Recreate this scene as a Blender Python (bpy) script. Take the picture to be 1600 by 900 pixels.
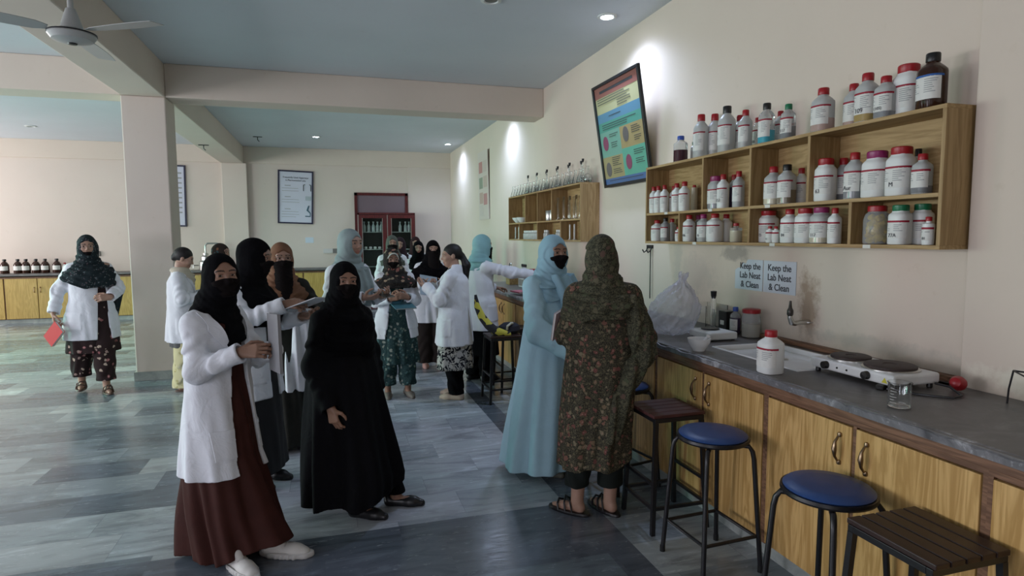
import bpy, math, random
import numpy as np
from mathutils import Vector, Matrix
random.seed(7); np.random.seed(7)
for o in list(bpy.data.objects): bpy.data.objects.remove(o)
SC = bpy.context.scene
PI = math.pi
# ---------------------------------------------------------------- camera
FPX, CH, PITCH, YAW, ROLL = 949.44, 1.6, .0863, .2904, -.005
cd = bpy.data.cameras.new('camera'); cam = bpy.data.objects.new('camera', cd); SC.collection.objects.link(cam)
cd.sensor_width = 36; cd.lens = FPX / 1600 * 36; cd.clip_start = .05; cd.clip_end = 200
_f = Vector((math.sin(YAW)*math.cos(PITCH), math.cos(YAW)*math.cos(PITCH), -math.sin(PITCH)))
_r0 = Vector((math.cos(YAW), -math.sin(YAW), 0)); _u0 = _r0.cross(_f)
_r = _r0*math.cos(ROLL) + _u0*math.sin(ROLL); _u = _u0*math.cos(ROLL) - _r0*math.sin(ROLL)
M = Matrix((( _r.x, _u.x, -_f.x, 0), (_r.y, _u.y, -_f.y, 0), (_r.z, _u.z, -_f.z, CH), (0, 0, 0, 1)))
cam.matrix_world = M
SC.camera = cam
# ---------------------------------------------------------------- colour, world, daylight
SC.view_settings.view_transform = 'Standard'; SC.view_settings.look = 'None'
SC.view_settings.exposure = 0.38; SC.view_settings.gamma = 1.0; SC.view_settings.use_curve_mapping = False
w = bpy.data.worlds.new('world'); SC.world = w; w.use_nodes = True
bg = w.node_tree.nodes['Background']; bg.inputs[0].default_value = (.62, .80, 1, 1); bg.inputs[1].default_value = .8
def area(name, loc, rot, sx, sy, power, col, spread=PI):
    l = bpy.data.lights.new(name, 'AREA'); l.shape = 'RECTANGLE'; l.size = sx; l.size_y = sy; l.energy = power; l.color = col; l.spread = spread
    o = bpy.data.objects.new(name, l); SC.collection.objects.link(o); o.location = loc; o.rotation_euler = rot; return o
DAY = (.92, .90, 1.0); GRN = (.32, 1.0, .76)
XL, XR, YF, YB, ZC, ZB = -8.6, 2.713, -3.0, 14.02, 3.49, 3.127
WINS = [(-1.6, .8), (2.0, 4.6), (5.4, 7.4), (8.4, 10.2), (11.0, 13.2)]
WPOW = [48, 145, 115, 95, 120]
for i, (a, b) in enumerate(WINS):
    area('daylight', (XL+.03+.25*(i == 3), (a+b)/2, 1.75), (0, -PI/2+(.45 if i == 3 else 0), 0), 1.7, b-a, WPOW[i], (GRN if i == 3 else (1, .90, .90) if i == 4 else (.92, 1, .95) if i == 2 else DAY), 1.7 if i == 3 else PI)
area('daylight', (-3.6, YF+.03, 1.75), (-PI/2, 0, PI), 2.4, 1.7, 45, DAY)

# ---------------------------------------------------------------- node materials
MATS = {}
def newmat(name):
    m = bpy.data.materials.new(name); m.use_nodes = True
    nt = m.node_tree; nt.nodes.clear()
    out = nt.nodes.new('ShaderNodeOutputMaterial'); b = nt.nodes.new('ShaderNodeBsdfPrincipled')
    nt.links.new(b.outputs[0], out.inputs[0]); MATS[name] = m
    return m, nt, b
def nd(nt, t, **kw):
    n = nt.nodes.new('ShaderNode'+t)
    for k, v in kw.items():
        if k.startswith('_'): setattr(n, k[1:], v)
        else:
            key = int(k[1:]) if k[0] == 'i' and k[1:].isdigit() else k
            if hasattr(v, 'is_linked') or isinstance(v, bpy.types.NodeSocket): nt.links.new(v, n.inputs[key])
            else: n.inputs[key].default_value = v
    return n
def c4(c): return (c[0], c[1], c[2], 1)
def mixc(nt, fac, a, b, mode='MIX'):
    n = nt.nodes.new('ShaderNodeMix'); n.data_type = 'RGBA'; n.blend_type = mode
    for idx, v in ((0, fac), (6, a), (7, b)):
        if isinstance(v, bpy.types.NodeSocket): nt.links.new(v, n.inputs[idx])
        else: n.inputs[idx].default_value = (c4(v) if idx else v)
    return n.outputs[2]
def ramp(nt, fac, pts, interp='LINEAR'):
    n = nt.nodes.new('ShaderNodeValToRGB'); n.color_ramp.interpolation = interp; e = n.color_ramp.elements
    while len(e) < len(pts): e.new(.5)
    for el, (p, c) in zip(e, pts): el.position = p; el.color = c4(c) if hasattr(c, '__len__') else (c, c, c, 1)
    nt.links.new(fac, n.inputs[0]); return n.outputs[0]
def mth(nt, op, a, b=None, c=None):
    n = nt.nodes.new('ShaderNodeMath'); n.operation = op
    for i, v in enumerate((a, b, c)):
        if v is None: continue
        if isinstance(v, bpy.types.NodeSocket): nt.links.new(v, n.inputs[i])
        else: n.inputs[i].default_value = v
    return n.outputs[0]
def coords(nt, scale=(1, 1, 1), rot=(0, 0, 0), kind='Object'):
    tc = nt.nodes.new('ShaderNodeTexCoord'); mp = nt.nodes.new('ShaderNodeMapping')
    nt.links.new(tc.outputs[kind], mp.inputs[0]); mp.inputs['Scale'].default_value = scale; mp.inputs['Rotation'].default_value = rot
    return mp.outputs[0]
def bump(nt, b, h, strength=.2, dist=.01):
    n = nt.nodes.new('ShaderNodeBump'); n.inputs['Strength'].default_value = strength; n.inputs['Distance'].default_value = dist
    nt.links.new(h, n.inputs['Height']); nt.links.new(n.outputs[0], b.inputs['Normal'])
def mat(name, col, rough=.5, metal=0, spec=.5, var=0, vscale=6, bmp=0, bscale=60, trans=0, alpha=1, emit=None, estr=1, sheen=0, coat=0, ior=1.45):
    if name in MATS: return MATS[name]
    m, nt, b = newmat(name)
    b.inputs['Base Color'].default_value = c4(col); b.inputs['Roughness'].default_value = rough; b.inputs['Metallic'].default_value = metal
    b.inputs['Specular IOR Level'].default_value = spec; b.inputs['Transmission Weight'].default_value = trans; b.inputs['Alpha'].default_value = alpha
    b.inputs['IOR'].default_value = ior; b.inputs['Sheen Weight'].default_value = sheen; b.inputs['Coat Weight'].default_value = coat
    if emit: b.inputs['Emission Color'].default_value = c4(emit); b.inputs['Emission Strength'].default_value = estr
    cv = coords(nt) if (var or bmp) else None
    if var:
        n = nd(nt, 'TexNoise', Vector=cv, Scale=vscale, Detail=5.)
        nt.links.new(ramp(nt, n.outputs[0], [(.3, [x*(1-var) for x in col]), (.7, [min(1, x*(1+var*.6)) for x in col])]), b.inputs['Base Color'])
    if bmp:
        n2 = nd(nt, 'TexNoise', Vector=cv, Scale=bscale, Detail=3.); bump(nt, b, n2.outputs[0], bmp, .004)
    return m
def wood(name, c1, c2, axis=2, scale=1., rough=.38, spec=.4):
    m, nt, b = newmat(name)
    s = [9*scale]*3; s[axis] = .9*scale
    v = coords(nt, tuple(s)); n = nd(nt, 'TexNoise', Vector=v, Scale=1.6, Detail=6., Distortion=.6)
    s2 = [60*scale]*3; s2[axis] = 1.5*scale
    n2 = nd(nt, 'TexNoise', Vector=coords(nt, tuple(s2)), Scale=1.2, Detail=4.)
    wv = mth(nt, 'SINE', mth(nt, 'MULTIPLY', n.outputs[0], 42.))
    f = mth(nt, 'ADD', mth(nt, 'MULTIPLY', wv, .22), mth(nt, 'MULTIPLY', n2.outputs[0], 1.0))
    nt.links.new(ramp(nt, f, [(.25, c1), (.8, c2)]), b.inputs['Base Color'])
    b.inputs['Roughness'].default_value = rough; b.inputs['Specular IOR Level'].default_value = spec
    return m
def wallmat(name, base, stain=None):
    m, nt, b = newmat(name)
    v = coords(nt); n = nd(nt, 'TexNoise', Vector=v, Scale=.9, Detail=6.); n2 = nd(nt, 'TexNoise', Vector=v, Scale=9., Detail=6., Roughness=.7)
    c = ramp(nt, n.outputs[0], [(.3, [x*.93 for x in base]), (.7, base)])
    c = mixc(nt, ramp(nt, n2.outputs[0], [(.62, 0), (.72, .35)]), c, [base[0]*.84, base[1]*.82, base[2]*.78])
    if stain:
        sep = nd(nt, 'SeparateXYZ', Vector=v)
        for (y0, z0, sy, sz, col, amt) in stain:
            dy = mth(nt, 'DIVIDE', mth(nt, 'SUBTRACT', sep.outputs[1], y0), sy); dz = mth(nt, 'DIVIDE', mth(nt, 'SUBTRACT', sep.outputs[2], z0), sz)
            d = mth(nt, 'SQRT', mth(nt, 'ADD', mth(nt, 'MULTIPLY', dy, dy), mth(nt, 'MULTIPLY', dz, dz)))
            d = mth(nt, 'ADD', d, mth(nt, 'MULTIPLY', mth(nt, 'SUBTRACT', n2.outputs[0], .5), 2.2))
            c = mixc(nt, ramp(nt, d, [(.45, amt), (1., 0)]), c, col)
        lo = mth(nt, 'ADD', sep.outputs[2], mth(nt, 'MULTIPLY', n2.outputs[0], -.22))
        c = mixc(nt, ramp(nt, lo, [(.80, .45), (.93, 0)]), c, (.42, .36, .27))
    nt.links.new(c, b.inputs['Base Color']); b.inputs['Roughness'].default_value = .75; b.inputs['Specular IOR Level'].default_value = .25
    bump(nt, b, n2.outputs[0], .15, .004)
    return m
M_WALL = wallmat('painted wall', (.70, .615, .545), None)
M_WALLR = wallmat('painted wall over the counter', (.71, .615, .52), [(2.93, 1.16, .10, .22, (.30, .20, .13), .75), (3.62, 1.47, .16, .06, (.25, .22, .2), .6), (2.5, 1.02, .5, .05, (.45, .42, .36), .6), (1.72, 1.0, .25, .06, (.78, .74, .62), .8), (4.1, 1.30, .3, .18, (.50, .46, .40), .5), (4.35, 1.38, .07, .3, (.50, .47, .42), .5)])
M_BEAM = wallmat('painted beam', (.70, .61, .525))
M_CEIL = wallmat('white ceiling paint', (.66, .70, .74))
def floormat():
    m, nt, b = newmat('marble tiles')
    v = coords(nt); sep = nd(nt, 'SeparateXYZ', Vector=v); X, Y = sep.outputs[0], sep.outputs[1]
    TW, TH = .61, .305
    row = mth(nt, 'FLOOR', mth(nt, 'DIVIDE', mth(nt, 'ADD', Y, .02), TH))
    off = mth(nt, 'MULTIPLY', mth(nt, 'MODULO', mth(nt, 'ABSOLUTE', row), 3.), .36)
    cx = mth(nt, 'ADD', mth(nt, 'DIVIDE', mth(nt, 'ADD', X, 20.2), TW), off)
    col = mth(nt, 'FLOOR', cx)
    comb = nd(nt, 'CombineXYZ', X=col, Y=row); wn = nd(nt, 'TexWhiteNoise', Vector=comb.outputs[0])
    tone = ramp(nt, wn.outputs['Value'], [(0, (.155, .19, .22)), (.26, (.18, .215, .24)), (.4, (.255, .30, .325)), (.55, (.29, .335, .355)), (.72, (.39, .44, .455)), (.9, (.46, .50, .505))], 'CONSTANT')
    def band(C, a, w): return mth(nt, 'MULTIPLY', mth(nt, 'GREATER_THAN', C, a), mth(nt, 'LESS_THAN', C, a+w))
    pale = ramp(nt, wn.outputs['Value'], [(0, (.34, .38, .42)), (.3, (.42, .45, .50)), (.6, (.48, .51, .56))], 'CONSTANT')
    tone = mixc(nt, mth(nt, 'MULTIPLY', band(X, -.45, 1.75), band(Y, 3.28, 4.0)), tone, pale)  # paler tiles mid-floor; reflected brightness is put into their colour as well
    dk = (.115, .135, .165)
    # dark border strips that follow the column grid
    def band(C, a, w): return mth(nt, 'MULTIPLY', mth(nt, 'GREATER_THAN', C, a), mth(nt, 'LESS_THAN', C, a+w))
    s1 = band(X, 1.30, .16); s2 = band(Y, 2.68, .60); s3 = band(X, -2.32, .16); s4 = band(Y, 7.0, .30)
    brd = mth(nt, 'MAXIMUM', mth(nt, 'MAXIMUM', s1, mth(nt, 'MULTIPLY', s2, mth(nt, 'LESS_THAN', mth(nt, 'ABSOLUTE', mth(nt, 'ADD', X, .1)), 1.4))), mth(nt, 'MULTIPLY', s4, .7))
    c = mixc(nt, brd, tone, dk)
    # veining, elongated along the tile and shifted from tile to tile
    vo = nd(nt, 'VectorMath', _operation='MULTIPLY_ADD'); nt.links.new(wn.outputs['Color'], vo.inputs[0]); vo.inputs[1].default_value = (9, 9, 9); 
    mp = nt.nodes.new('ShaderNodeMapping'); nt.links.new(v, mp.inputs[0]); mp.inputs['Scale'].default_value = (1.3, 5.2, 1); mp.inputs['Rotation'].default_value = (0, 0, .22)
    nt.links.new(mp.outputs[0], vo.inputs[2])
    n = nd(nt, 'TexNoise', Vector=vo.outputs[0], Scale=1.5, Detail=9., Roughness=.62, Distortion=1.1)
    f = ramp(nt, n.outputs[0], [(.36, .55), (.5, 1.0), (.56, 1.0), (.68, 1.55)])
    c = mixc(nt, .8, c, f, 'MULTIPLY')
    sp = nd(nt, 'TexNoise', Vector=vo.outputs[0], Scale=7., Detail=5., Roughness=.7)
    c = mixc(nt, ramp(nt, sp.outputs[0], [(.66, 0), (.74, .5)]), c, (.55, .58, .6))
    fx = mth(nt, 'FRACT', cx); fy = mth(nt, 'FRACT', mth(nt, 'DIVIDE', mth(nt, 'ADD', Y, .02), TH))
    j = mth(nt, 'MAXIMUM', mth(nt, 'LESS_THAN', fx, .006), mth(nt, 'LESS_THAN', fy, .010))
    c = mixc(nt, mth(nt, 'MULTIPLY', j, .35), c, (.10, .11, .12))
    nt.links.new(c, b.inputs['Base Color'])
    r = ramp(nt, sp.outputs[0], [(.3, .16), (.7, .30)]); nt.links.new(r, b.inputs['Roughness'])
    b.inputs['Specular IOR Level'].default_value = .55
    bump(nt, b, n.outputs[0], .03, .002)
    return m
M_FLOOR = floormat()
def marble(name, c1, c2, c3, rough=.3):
    m, nt, b = newmat(name)
    v = coords(nt, (3, 3, 3)); n = nd(nt, 'TexNoise', Vector=v, Scale=1.4, Detail=9., Roughness=.65, Distortion=1.3)
    n2 = nd(nt, 'TexNoise', Vector=v, Scale=22., Detail=5.)
    c = ramp(nt, n.outputs[0], [(.3, c1), (.55, c2), (.72, c3)])
    c = mixc(nt, ramp(nt, n2.outputs[0], [(.6, 0), (.75, .3)]), c, c3)
    nt.links.new(c, b.inputs['Base Color']); b.inputs['Roughness'].default_value = rough
    return m
M_COUNTER = marble('dark marble', (.085, .080, .080), (.13, .122, .118), (.20, .19, .185), .42)
M_EDGE = marble('chipped marble edge', (.07, .07, .075), (.20, .20, .21), (.72, .73, .75), .5)
M_SKIRT = marble('skirting marble', (.22, .25, .24), (.34, .37, .35), (.46, .48, .46), .35)
M_DOOR = wood('oak laminate door', (.45, .265, .085), (.66, .425, .165), 2, 1.)
M_SHELF = wood('oak laminate shelf', (.31, .20, .085), (.44, .30, .14), 1, 1., .5, .3)
M_SHELFV = wood('oak laminate shelf side', (.28, .18, .075), (.40, .27, .125), 2, .8, .5, .3)
M_TRIM = wood('brown wood trim', (.13, .065, .035), (.24, .125, .07), 1, 1.3, .5)
M_OLIVE = wood('yellow laminate', (.40, .27, .07), (.52, .36, .11), 2, 1.)
M_BLK = mat('black painted steel', (.012, .012, .014), .32, 0, .5)
M_SLAT = mat('dark painted slat', (.030, .014, .012), .38, 0, .5, .3, 8)
M_SLATR = mat('maroon painted slat', (.085, .030, .028), .45, 0, .5, .3, 8)
M_BLUE = mat('blue vinyl', (.022, .062, .20), .42, 0, .45, .12, 10, .1, 120)
M_RED = mat('red plastic', (.34, .012, .018), .35)
M_MAG = mat('magenta plastic', (.26, .02, .11), .35)
M_WHITE = mat('white plastic', (.74, .76, .74), .38)
M_FROST = mat('frosted plastic', (.62, .64, .63), .3, trans=.35)
M_GREYP = mat('grey plastic', (.30, .31, .31), .35)
M_BCAP = mat('black plastic', (.012, .012, .012), .35)
M_GCAP = mat('green plastic', (.01, .16, .07), .35)
M_BLCAP = mat('blue plastic', (.03, .08, .38), .35)
M_PAPER = mat('paper label', (.70, .70, .66), .7, var=.05, vscale=40)
M_PRINT = mat('label print', (.06, .06, .07), .7)
M_PRINTG = mat('grey label print', (.32, .33, .33), .7)
M_GLASS = mat('clear glass', (.95, .97, .97), .02, trans=1., ior=1.45)
M_AMBER = mat('amber glass', (.035, .012, .006), .08, spec=.6)
M_CHROME = mat('metal', (.55, .55, .53), .28, 1)
M_BRASS = mat('worn brass', (.30, .22, .14), .3, 1)
M_PORC = mat('porcelain', (.78, .79, .78), .15, spec=.6)
M_MAROON = wood('maroon wood', (.070, .010, .012), (.125, .018, .018), 2, 1.)

# ---------------------------------------------------------------- mesh helpers
class MB:
    def __init__(s): s.v = []; s.f = []; s.m = []
    def add(s, vs, fs, mi=0):
        o = len(s.v); s.v += [tuple(map(float, p)) for p in vs]; s.f += [tuple(i+o for i in f) for f in fs]; s.m += [mi]*len(fs); return s
    def box(s, a, b, mi=0):
        x0, y0, z0 = [min(p, q) for p, q in zip(a, b)]; x1, y1, z1 = [max(p, q) for p, q in zip(a, b)]
        return s.add([(x0, y0, z0), (x1, y0, z0), (x1, y1, z0), (x0, y1, z0), (x0, y0, z1), (x1, y0, z1), (x1, y1, z1), (x0, y1, z1)],
            [(0, 3, 2, 1), (4, 5, 6, 7), (0, 1, 5, 4), (1, 2, 6, 5), (2, 3, 7, 6), (3, 0, 4, 7)], mi)
    def lathe(s, prof, n=24, c=(0, 0, 0), sq=0, mi=0, sy=1.):
        vs = []; fs = []
        for (r, z) in prof:
            for i in range(n):
                t = 2*PI*i/n; ct, st = math.cos(t), math.sin(t)
                k = 1.
                if sq: k = (abs(ct)**(2+sq*6)+abs(st)**(2+sq*6))**(-1/(2+sq*6))
                vs.append((c[0]+r*k*ct, c[1]+r*k*st*sy, c[2]+z))
        for j in range(len(prof)-1):
            for i in range(n):
                a = j*n+i; b = j*n+(i+1) % n; fs.append((a, b, b+n, a+n))
        fs.append(tuple(range(n-1, -1, -1))); fs.append(tuple((len(prof)-1)*n+i for i in range(n)))
        return s.add(vs, fs, mi)
    def tube(s, pts, r, n=10, mi=0, closed=False):
        P = [Vector(p) for p in pts]; R = r if hasattr(r, '__len__') else [r]*len(P)
        vs = []; fs = []; N = len(P); up = None
        for i, p in enumerate(P):
            if closed: d = (P[(i+1) % N]-P[i-1])
            else: d = (P[min(i+1, N-1)]-P[max(i-1, 0)])
            d.normalize()
            if up is None: up = Vector((0, 0, 1)) if abs(d.z) < .9 else Vector((1, 0, 0))
            a = d.cross(up).normalized(); b = a.cross(d).normalized(); up = b
            for k in range(n):
                t = 2*PI*k/n; vs.append(p+a*math.cos(t)*R[i]+b*math.sin(t)*R[i])
        for j in range(N if closed else N-1):
            for k in range(n):
                a0 = j*n+k; a1 = j*n+(k+1) % n; b0 = ((j+1) % N)*n+k; b1 = ((j+1) % N)*n+(k+1) % n
                fs.append((a0, a1, b1, b0))
        if not closed: fs.append(tuple(range(n-1, -1, -1))); fs.append(tuple((N-1)*n+k for k in range(n)))
        return s.add(vs, fs, mi)
    def obj(s, name, mats, parent=None, loc=(0, 0, 0), rot=(0, 0, 0), smooth=35, bevel=0, seg=2):
        me = bpy.data.meshes.new(name); me.from_pydata(s.v, [], s.f); me.update()
        for m in (mats if isinstance(mats, (list, tuple)) else [mats]): me.materials.append(m)
        me.polygons.foreach_set('material_index', s.m)
        if smooth:
            me.shade_smooth(); me.set_sharp_from_angle(angle=math.radians(smooth))
        o = bpy.data.objects.new(name, me); SC.collection.objects.link(o); o.location = loc; o.rotation_euler = rot
        if parent: o.parent = parent
        if bevel:
            bv = o.modifiers.new('bevel', 'BEVEL'); bv.width = bevel; bv.segments = seg; bv.limit_method = 'ANGLE'; bv.angle_limit = .6
        return o
def tag(o, label=None, cat=None, group=None, kind=None):
    if label: o['label'] = label
    if cat: o['category'] = cat
    if group: o['group'] = group
    if kind: o['kind'] = kind
    return o
def empty(name, loc=(0, 0, 0), rz=0, label=None, cat=None, group=None):
    o = bpy.data.objects.new(name, None); SC.collection.objects.link(o); o.empty_display_size = .05
    o.location = loc; o.rotation_euler = (0, 0, rz); return tag(o, label, cat, group)
def struct(name, mb, m, **k): return tag(mb.obj(name, m, **k), kind='structure')
def copytree(o, parent=None, loc=None, rz=None, label=None):
    c = o.copy(); SC.collection.objects.link(c); c.parent = parent
    if loc: c.location = loc
    if rz is not None: c.rotation_euler = (0, 0, rz)
    if label: c['label'] = label
    for ch in list(o.children): copytree(ch, c)
    return c
def text(s, size, m, parent, loc, rot, align='CENTER', bold=0., name='lettering', ext=.0006, sx=1., shear=0):
    cu = bpy.data.curves.new(name, 'FONT'); cu.body = s; cu.size = size; cu.align_x = align; cu.align_y = 'CENTER'; cu.extrude = ext; cu.offset = bold; cu.shear = shear
    t = bpy.data.objects.new(name+'_tmp', cu); SC.collection.objects.link(t)
    dg = bpy.context.evaluated_depsgraph_get(); me = bpy.data.meshes.new_from_object(t.evaluated_get(dg)); bpy.data.objects.remove(t)
    me.materials.clear(); me.materials.append(m)
    o = bpy.data.objects.new(name, me); SC.collection.objects.link(o); o.location = loc; o.rotation_euler = rot; o.scale = (sx, 1, 1); o.parent = parent
    return o
RW = (PI/2, 0, -PI/2)      # lettering that reads on a wall facing -x
# ---------------------------------------------------------------- room shell
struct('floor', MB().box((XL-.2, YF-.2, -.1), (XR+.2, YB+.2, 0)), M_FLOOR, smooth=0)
struct('ceiling', MB().box((XL-.2, YF-.2, ZC), (XR+.2, YB+.2, ZC+.15)), M_CEIL, smooth=0)
struct('wall_right', MB().box((XR, YF-.2, 0), (XR+.2, YB+.2, ZC)), M_WALLR, smooth=0)
struct('wall_back', MB().box((XL-.2, YB, 0), (XR, YB+.2, ZC)), M_WALL, smooth=0)
struct('trim_1', MB().box((XL, YB-.035, 3.14), (XR, YB, ZC)), M_BEAM, smooth=0, bevel=.004)
struct('trim_2', MB().box((1.73, YB-.03, 0), (XR, YB, 3.14)), M_WALL, smooth=0, bevel=.004)
def wall_with_holes(name, axis, pos, th, lo, hi, holes, z0, z1):
    mb = MB(); cur = lo
    def bx(a, b, za, zb):
        if axis == 'x': mb.box((pos, a, za), (pos+th, b, zb))
        else: mb.box((a, pos, za), (b, pos+th, zb))
    for a, b in holes:
        bx(cur, a, 0, ZC); bx(a, b, 0, z0); bx(a, b, z1, ZC); cur = b
    bx(cur, hi, 0, ZC); struct(name, mb, M_WALL, smooth=0)
wall_with_holes('wall_left', 'x', XL-.2, .2, YF-.2, YB+.2, WINS, .9, 2.6)
wall_with_holes('wall_front', 'y', YF-.2, .2, XL, XR, [(-4.8, -2.4)], .9, 2.6)
M_ALU = mat('window aluminium', (.35, .34, .32), .4, .6)
def window(name, axis, pos, a, b, green=False):
    e = tag(empty(name), kind='structure')
    fr = MB(); t = .05
    def bx(p, q, za, zb, mbb=fr, th=.05):
        if axis == 'x': mbb.box((pos-.12, p, za), (pos-.12+th, q, zb))
        else: mbb.box((p, pos-.12, za), (q, pos-.12+th, zb))
    bx(a, b, .9, .95); bx(a, b, 2.55, 2.6); bx(a, a+t, .95, 2.55); bx(b-t, b, .95, 2.55); m_ = (a+b)/2; bx(m_-t/2, m_+t/2, .95, 2.55)
    tag(fr.obj('window_frame', M_ALU, e, smooth=0), kind='structure')
for i, (a, b) in enumerate(WINS): window('window_%d' % (i+1), 'x', XL, a, b)
window('window_6', 'y', YF, -4.8, -2.4)
# column, beams, pier
CX0, CX1, CY0, CY1 = -2.112, -1.679, 7.604, 8.02
struct('column_1', MB().box((CX0, CY0, 0), (CX1, CY1, ZB)), M_WALL, smooth=0, bevel=.012)
struct('trim_3', MB().box((CX0-.02, CY0-.02, 0), (CX1+.02, CY1+.02, .10)), M_SKIRT, smooth=0, bevel=.003)
struct('column_2', MB().box((-2.10, YB-.14, 0), (-1.62, YB, ZB)), M_WALL, smooth=0, bevel=.01)
struct('beam_1', MB().box((CX1, CY0, ZB), (XR, CY0+.38, ZC)), M_BEAM, smooth=0, bevel=.01)
struct('beam_2', MB().box((CX0, YF, ZB), (CX1, YB, ZC)), M_BEAM, smooth=0, bevel=.01)
struct('beam_3', MB().box((XL, CY0, ZB), (CX0, CY0+.38, ZC)), M_BEAM, smooth=0, bevel=.01)
struct('beam_4', MB().box((CX1, -.4, ZB), (XR, 0, ZC)), M_BEAM, smooth=0, bevel=.01)
struct('beam_5', MB().box((XL, -.4, ZB), (CX0, 0, ZC)), M_BEAM, smooth=0, bevel=.01)
struct('pier', MB().box((2.645, 1.2, 0), (XR, 1.96, ZC)), M_WALLR, smooth=0, bevel=.004)
struct('trim_4', MB().box((2.66, 2.0, .9295), (XR, 3.3, .955)), M_TRIM, smooth=0, bevel=.003)
# dark red framed panel on the back wall (behind the glass cabinet)
e = tag(empty('window_7'), kind='structure')
fr = MB(); yb = YB-.06
for a, b in (((.55, 1.5), (.61, 2.56)), ((1.66, 1.5), (1.72, 2.56)), ((.55, 2.5), (1.72, 2.56)), ((.55, 1.5), (1.72, 1.56))): fr.box((a[0], yb, a[1]), (b[0], YB, b[1]))
tag(fr.obj('window_frame', M_MAROON, e, smooth=0), kind='structure')
tag(MB().box((.61, yb+.03, 1.56), (1.66, YB, 2.5)).obj('pane', mat('mauve glazing', (.20, .15, .18), .12, spec=.7), e, smooth=0), kind='structure')

# ---------------------------------------------------------------- base cabinets along the right wall
XC, XE, ZT = 1.995, 1.949, .9295
def handle_mb(x, y, z):
    mb = MB()
    mb.tube([(x, y, z+.055), (x-.012, y, z+.05), (x-.026, y, z+.03), (x-.030, y, z), (x-.026, y, z-.03), (x-.012, y, z-.05), (x, y, z-.055)], [.0045, .0045, .006, .0105, .006, .0045, .0045], 8)
    for s in (1, -1):
        mb.lathe([(.001, -.011), (.008, -.008), (.010, 0), (.008, .008), (.001, .011)], 10, (x-.003, y, z+s*.058))
    return mb
def base_cabinet(y1, y0, label, near=True):
    e = empty('base_cabinet', (XC, (y0+y1)/2, 0), 0, label, 'cabinet', 'base cabinets under the right-hand counter')
    my = (y0+y1)/2; L = lambda x, y, z: (x-XC, y-my, z)
    b = MB(); b.box(L(XC+.004, y0, .10), L(XR-.03, y1, .8605))
    b.obj('body', M_TRIM, e, smooth=0)
    MB().box(L(XC+.05, y0, 0), L(XC+.065, y1, .10)).obj('toe_kick', M_SKIRT, e, smooth=0)
    fr = MB(); w = .016
    fr.box(L(XC-.012, y0, .10), L(XC+.004, y0+w, .86)); fr.box(L(XC-.012, y1-w, .10), L(XC+.004, y1, .86)); fr.box(L(XC-.012, y0+w, .835), L(XC+.004, y1-w, .86)); fr.box(L(XC-.012, my-w/2, .10), L(XC+.004, my+w/2, .8349))
    fr.obj('frame', M_TRIM, e, smooth=0)
    for (a, b_, hy) in ((y0+w+.003, my-w/2-.003, my-.065), (my+w/2+.003, y1-w-.003, my+.065)):
        d = MB().box(L(XC-.018, a, .108), L(XC+.003, b_, .828)).obj('door', M_DOOR, e, smooth=0, bevel=.003)
        handle_mb(-.018, hy-my, .725).obj('handle', M_BRASS, d)
cabs = [(1.36, .33, 'oak base cabinet under the counter, behind the dark slatted stool at the right edge'),
 (2.385, 1.36, 'oak base cabinet with two curved handles behind the nearest blue round stool'),
 (3.41, 2.385, 'oak base cabinet under the sink, behind the maroon slatted stool'),
 (4.435, 3.41, 'oak base cabinet behind the woman in the floral kameez'),
 (5.46, 4.435, 'oak base cabinet just beyond the woman in the floral kameez'),
 (6.485, 5.46, 'oak base cabinet behind the pale blue robe, beside the draped stools'),
 (7.51, 6.485, 'far oak base cabinet under the counter with pink notebooks'),
 (8.535, 7.51, 'farthest oak base cabinet, beside the woman reaching out')]
for a in cabs: base_cabinet(*a)
# worktop with sink cut-out
SY0, SY1, SX0, SX1 = 2.40, 3.10, 2.17, 2.60
wt = empty('worktop', (XE, 4.4, .89), 0, 'long dark marble worktop with pale chipped edge along the right wall', 'worktop')
mb = MB(); L = lambda x, y, z: (x-XE, y-4.4, z-.89)
Y0w, Y1w = .33, 8.55
mb.box(L(XE, Y0w, .895), L(SX0, Y1w, ZT)); mb.box(L(SX1, 1.962, .895), L(XR-.002, Y1w, ZT)); mb.box(L(SX0, Y0w, .895), L(2.64, SY0, ZT)); mb.box(L(SX0, SY1, .895), L(SX1, Y1w, ZT)); mb.box(L(SX1, SY0-.3, .895), L(2.64, SY0, ZT))
mb.obj('slab', M_COUNTER, wt, smooth=0)
ed = MB(); n = 260; vs = []; fs = []
for i in range(n+1):
    y = Y0w+(Y1w-Y0w)*i/n; r = random.random(); k = .004+.010*r*r; q = .003*random.random()
    vs += [L(XE-.004, y, .897), L(XE-.006-q, y, ZT-k), L(XE+.004+k*1.2, y, ZT+.0012), L(XE+.03, y, ZT+.0005), L(XE+.03, y, .897)]
for i in range(n):
    for j in range(4): a = i*5+j; fs.append((a, a+1, a+6, a+5))
ed.add(vs, fs); ed.obj('chipped_edge', M_EDGE, wt, smooth=0)
MB().box(L(XE+.012, Y0w, .862), L(XE+.05, Y1w, .895)).obj('front_strip', M_TRIM, wt, smooth=0, bevel=.002)
# sink
sk = empty('sink', (SX0, SY0, ZT), 0, 'white rectangular ceramic sink set in the dark worktop', 'sink')
s = MB(); W, D, t, dp = SX1-SX0, SY1-SY0, .018, .034
s.box((.0, .0, -dp), (W, D, -.022)); s.box((0, 0, -.034), (t, D, .006)); s.box((W-t, 0, -.034), (W, D, .006)); s.box((t, 0, -.034), (W-t, t, .006)); s.box((t, D-t, -.034), (W-t, D, .006))
s.obj('basin', M_PORC, sk, smooth=0, bevel=.005)
MB().lathe([(.0, 0), (.028, 0), (.028, .004), (.02, .005), (.0, .002)], 20, (W/2, D*.5, -.022)).obj('drain', M_CHROME, sk)
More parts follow.
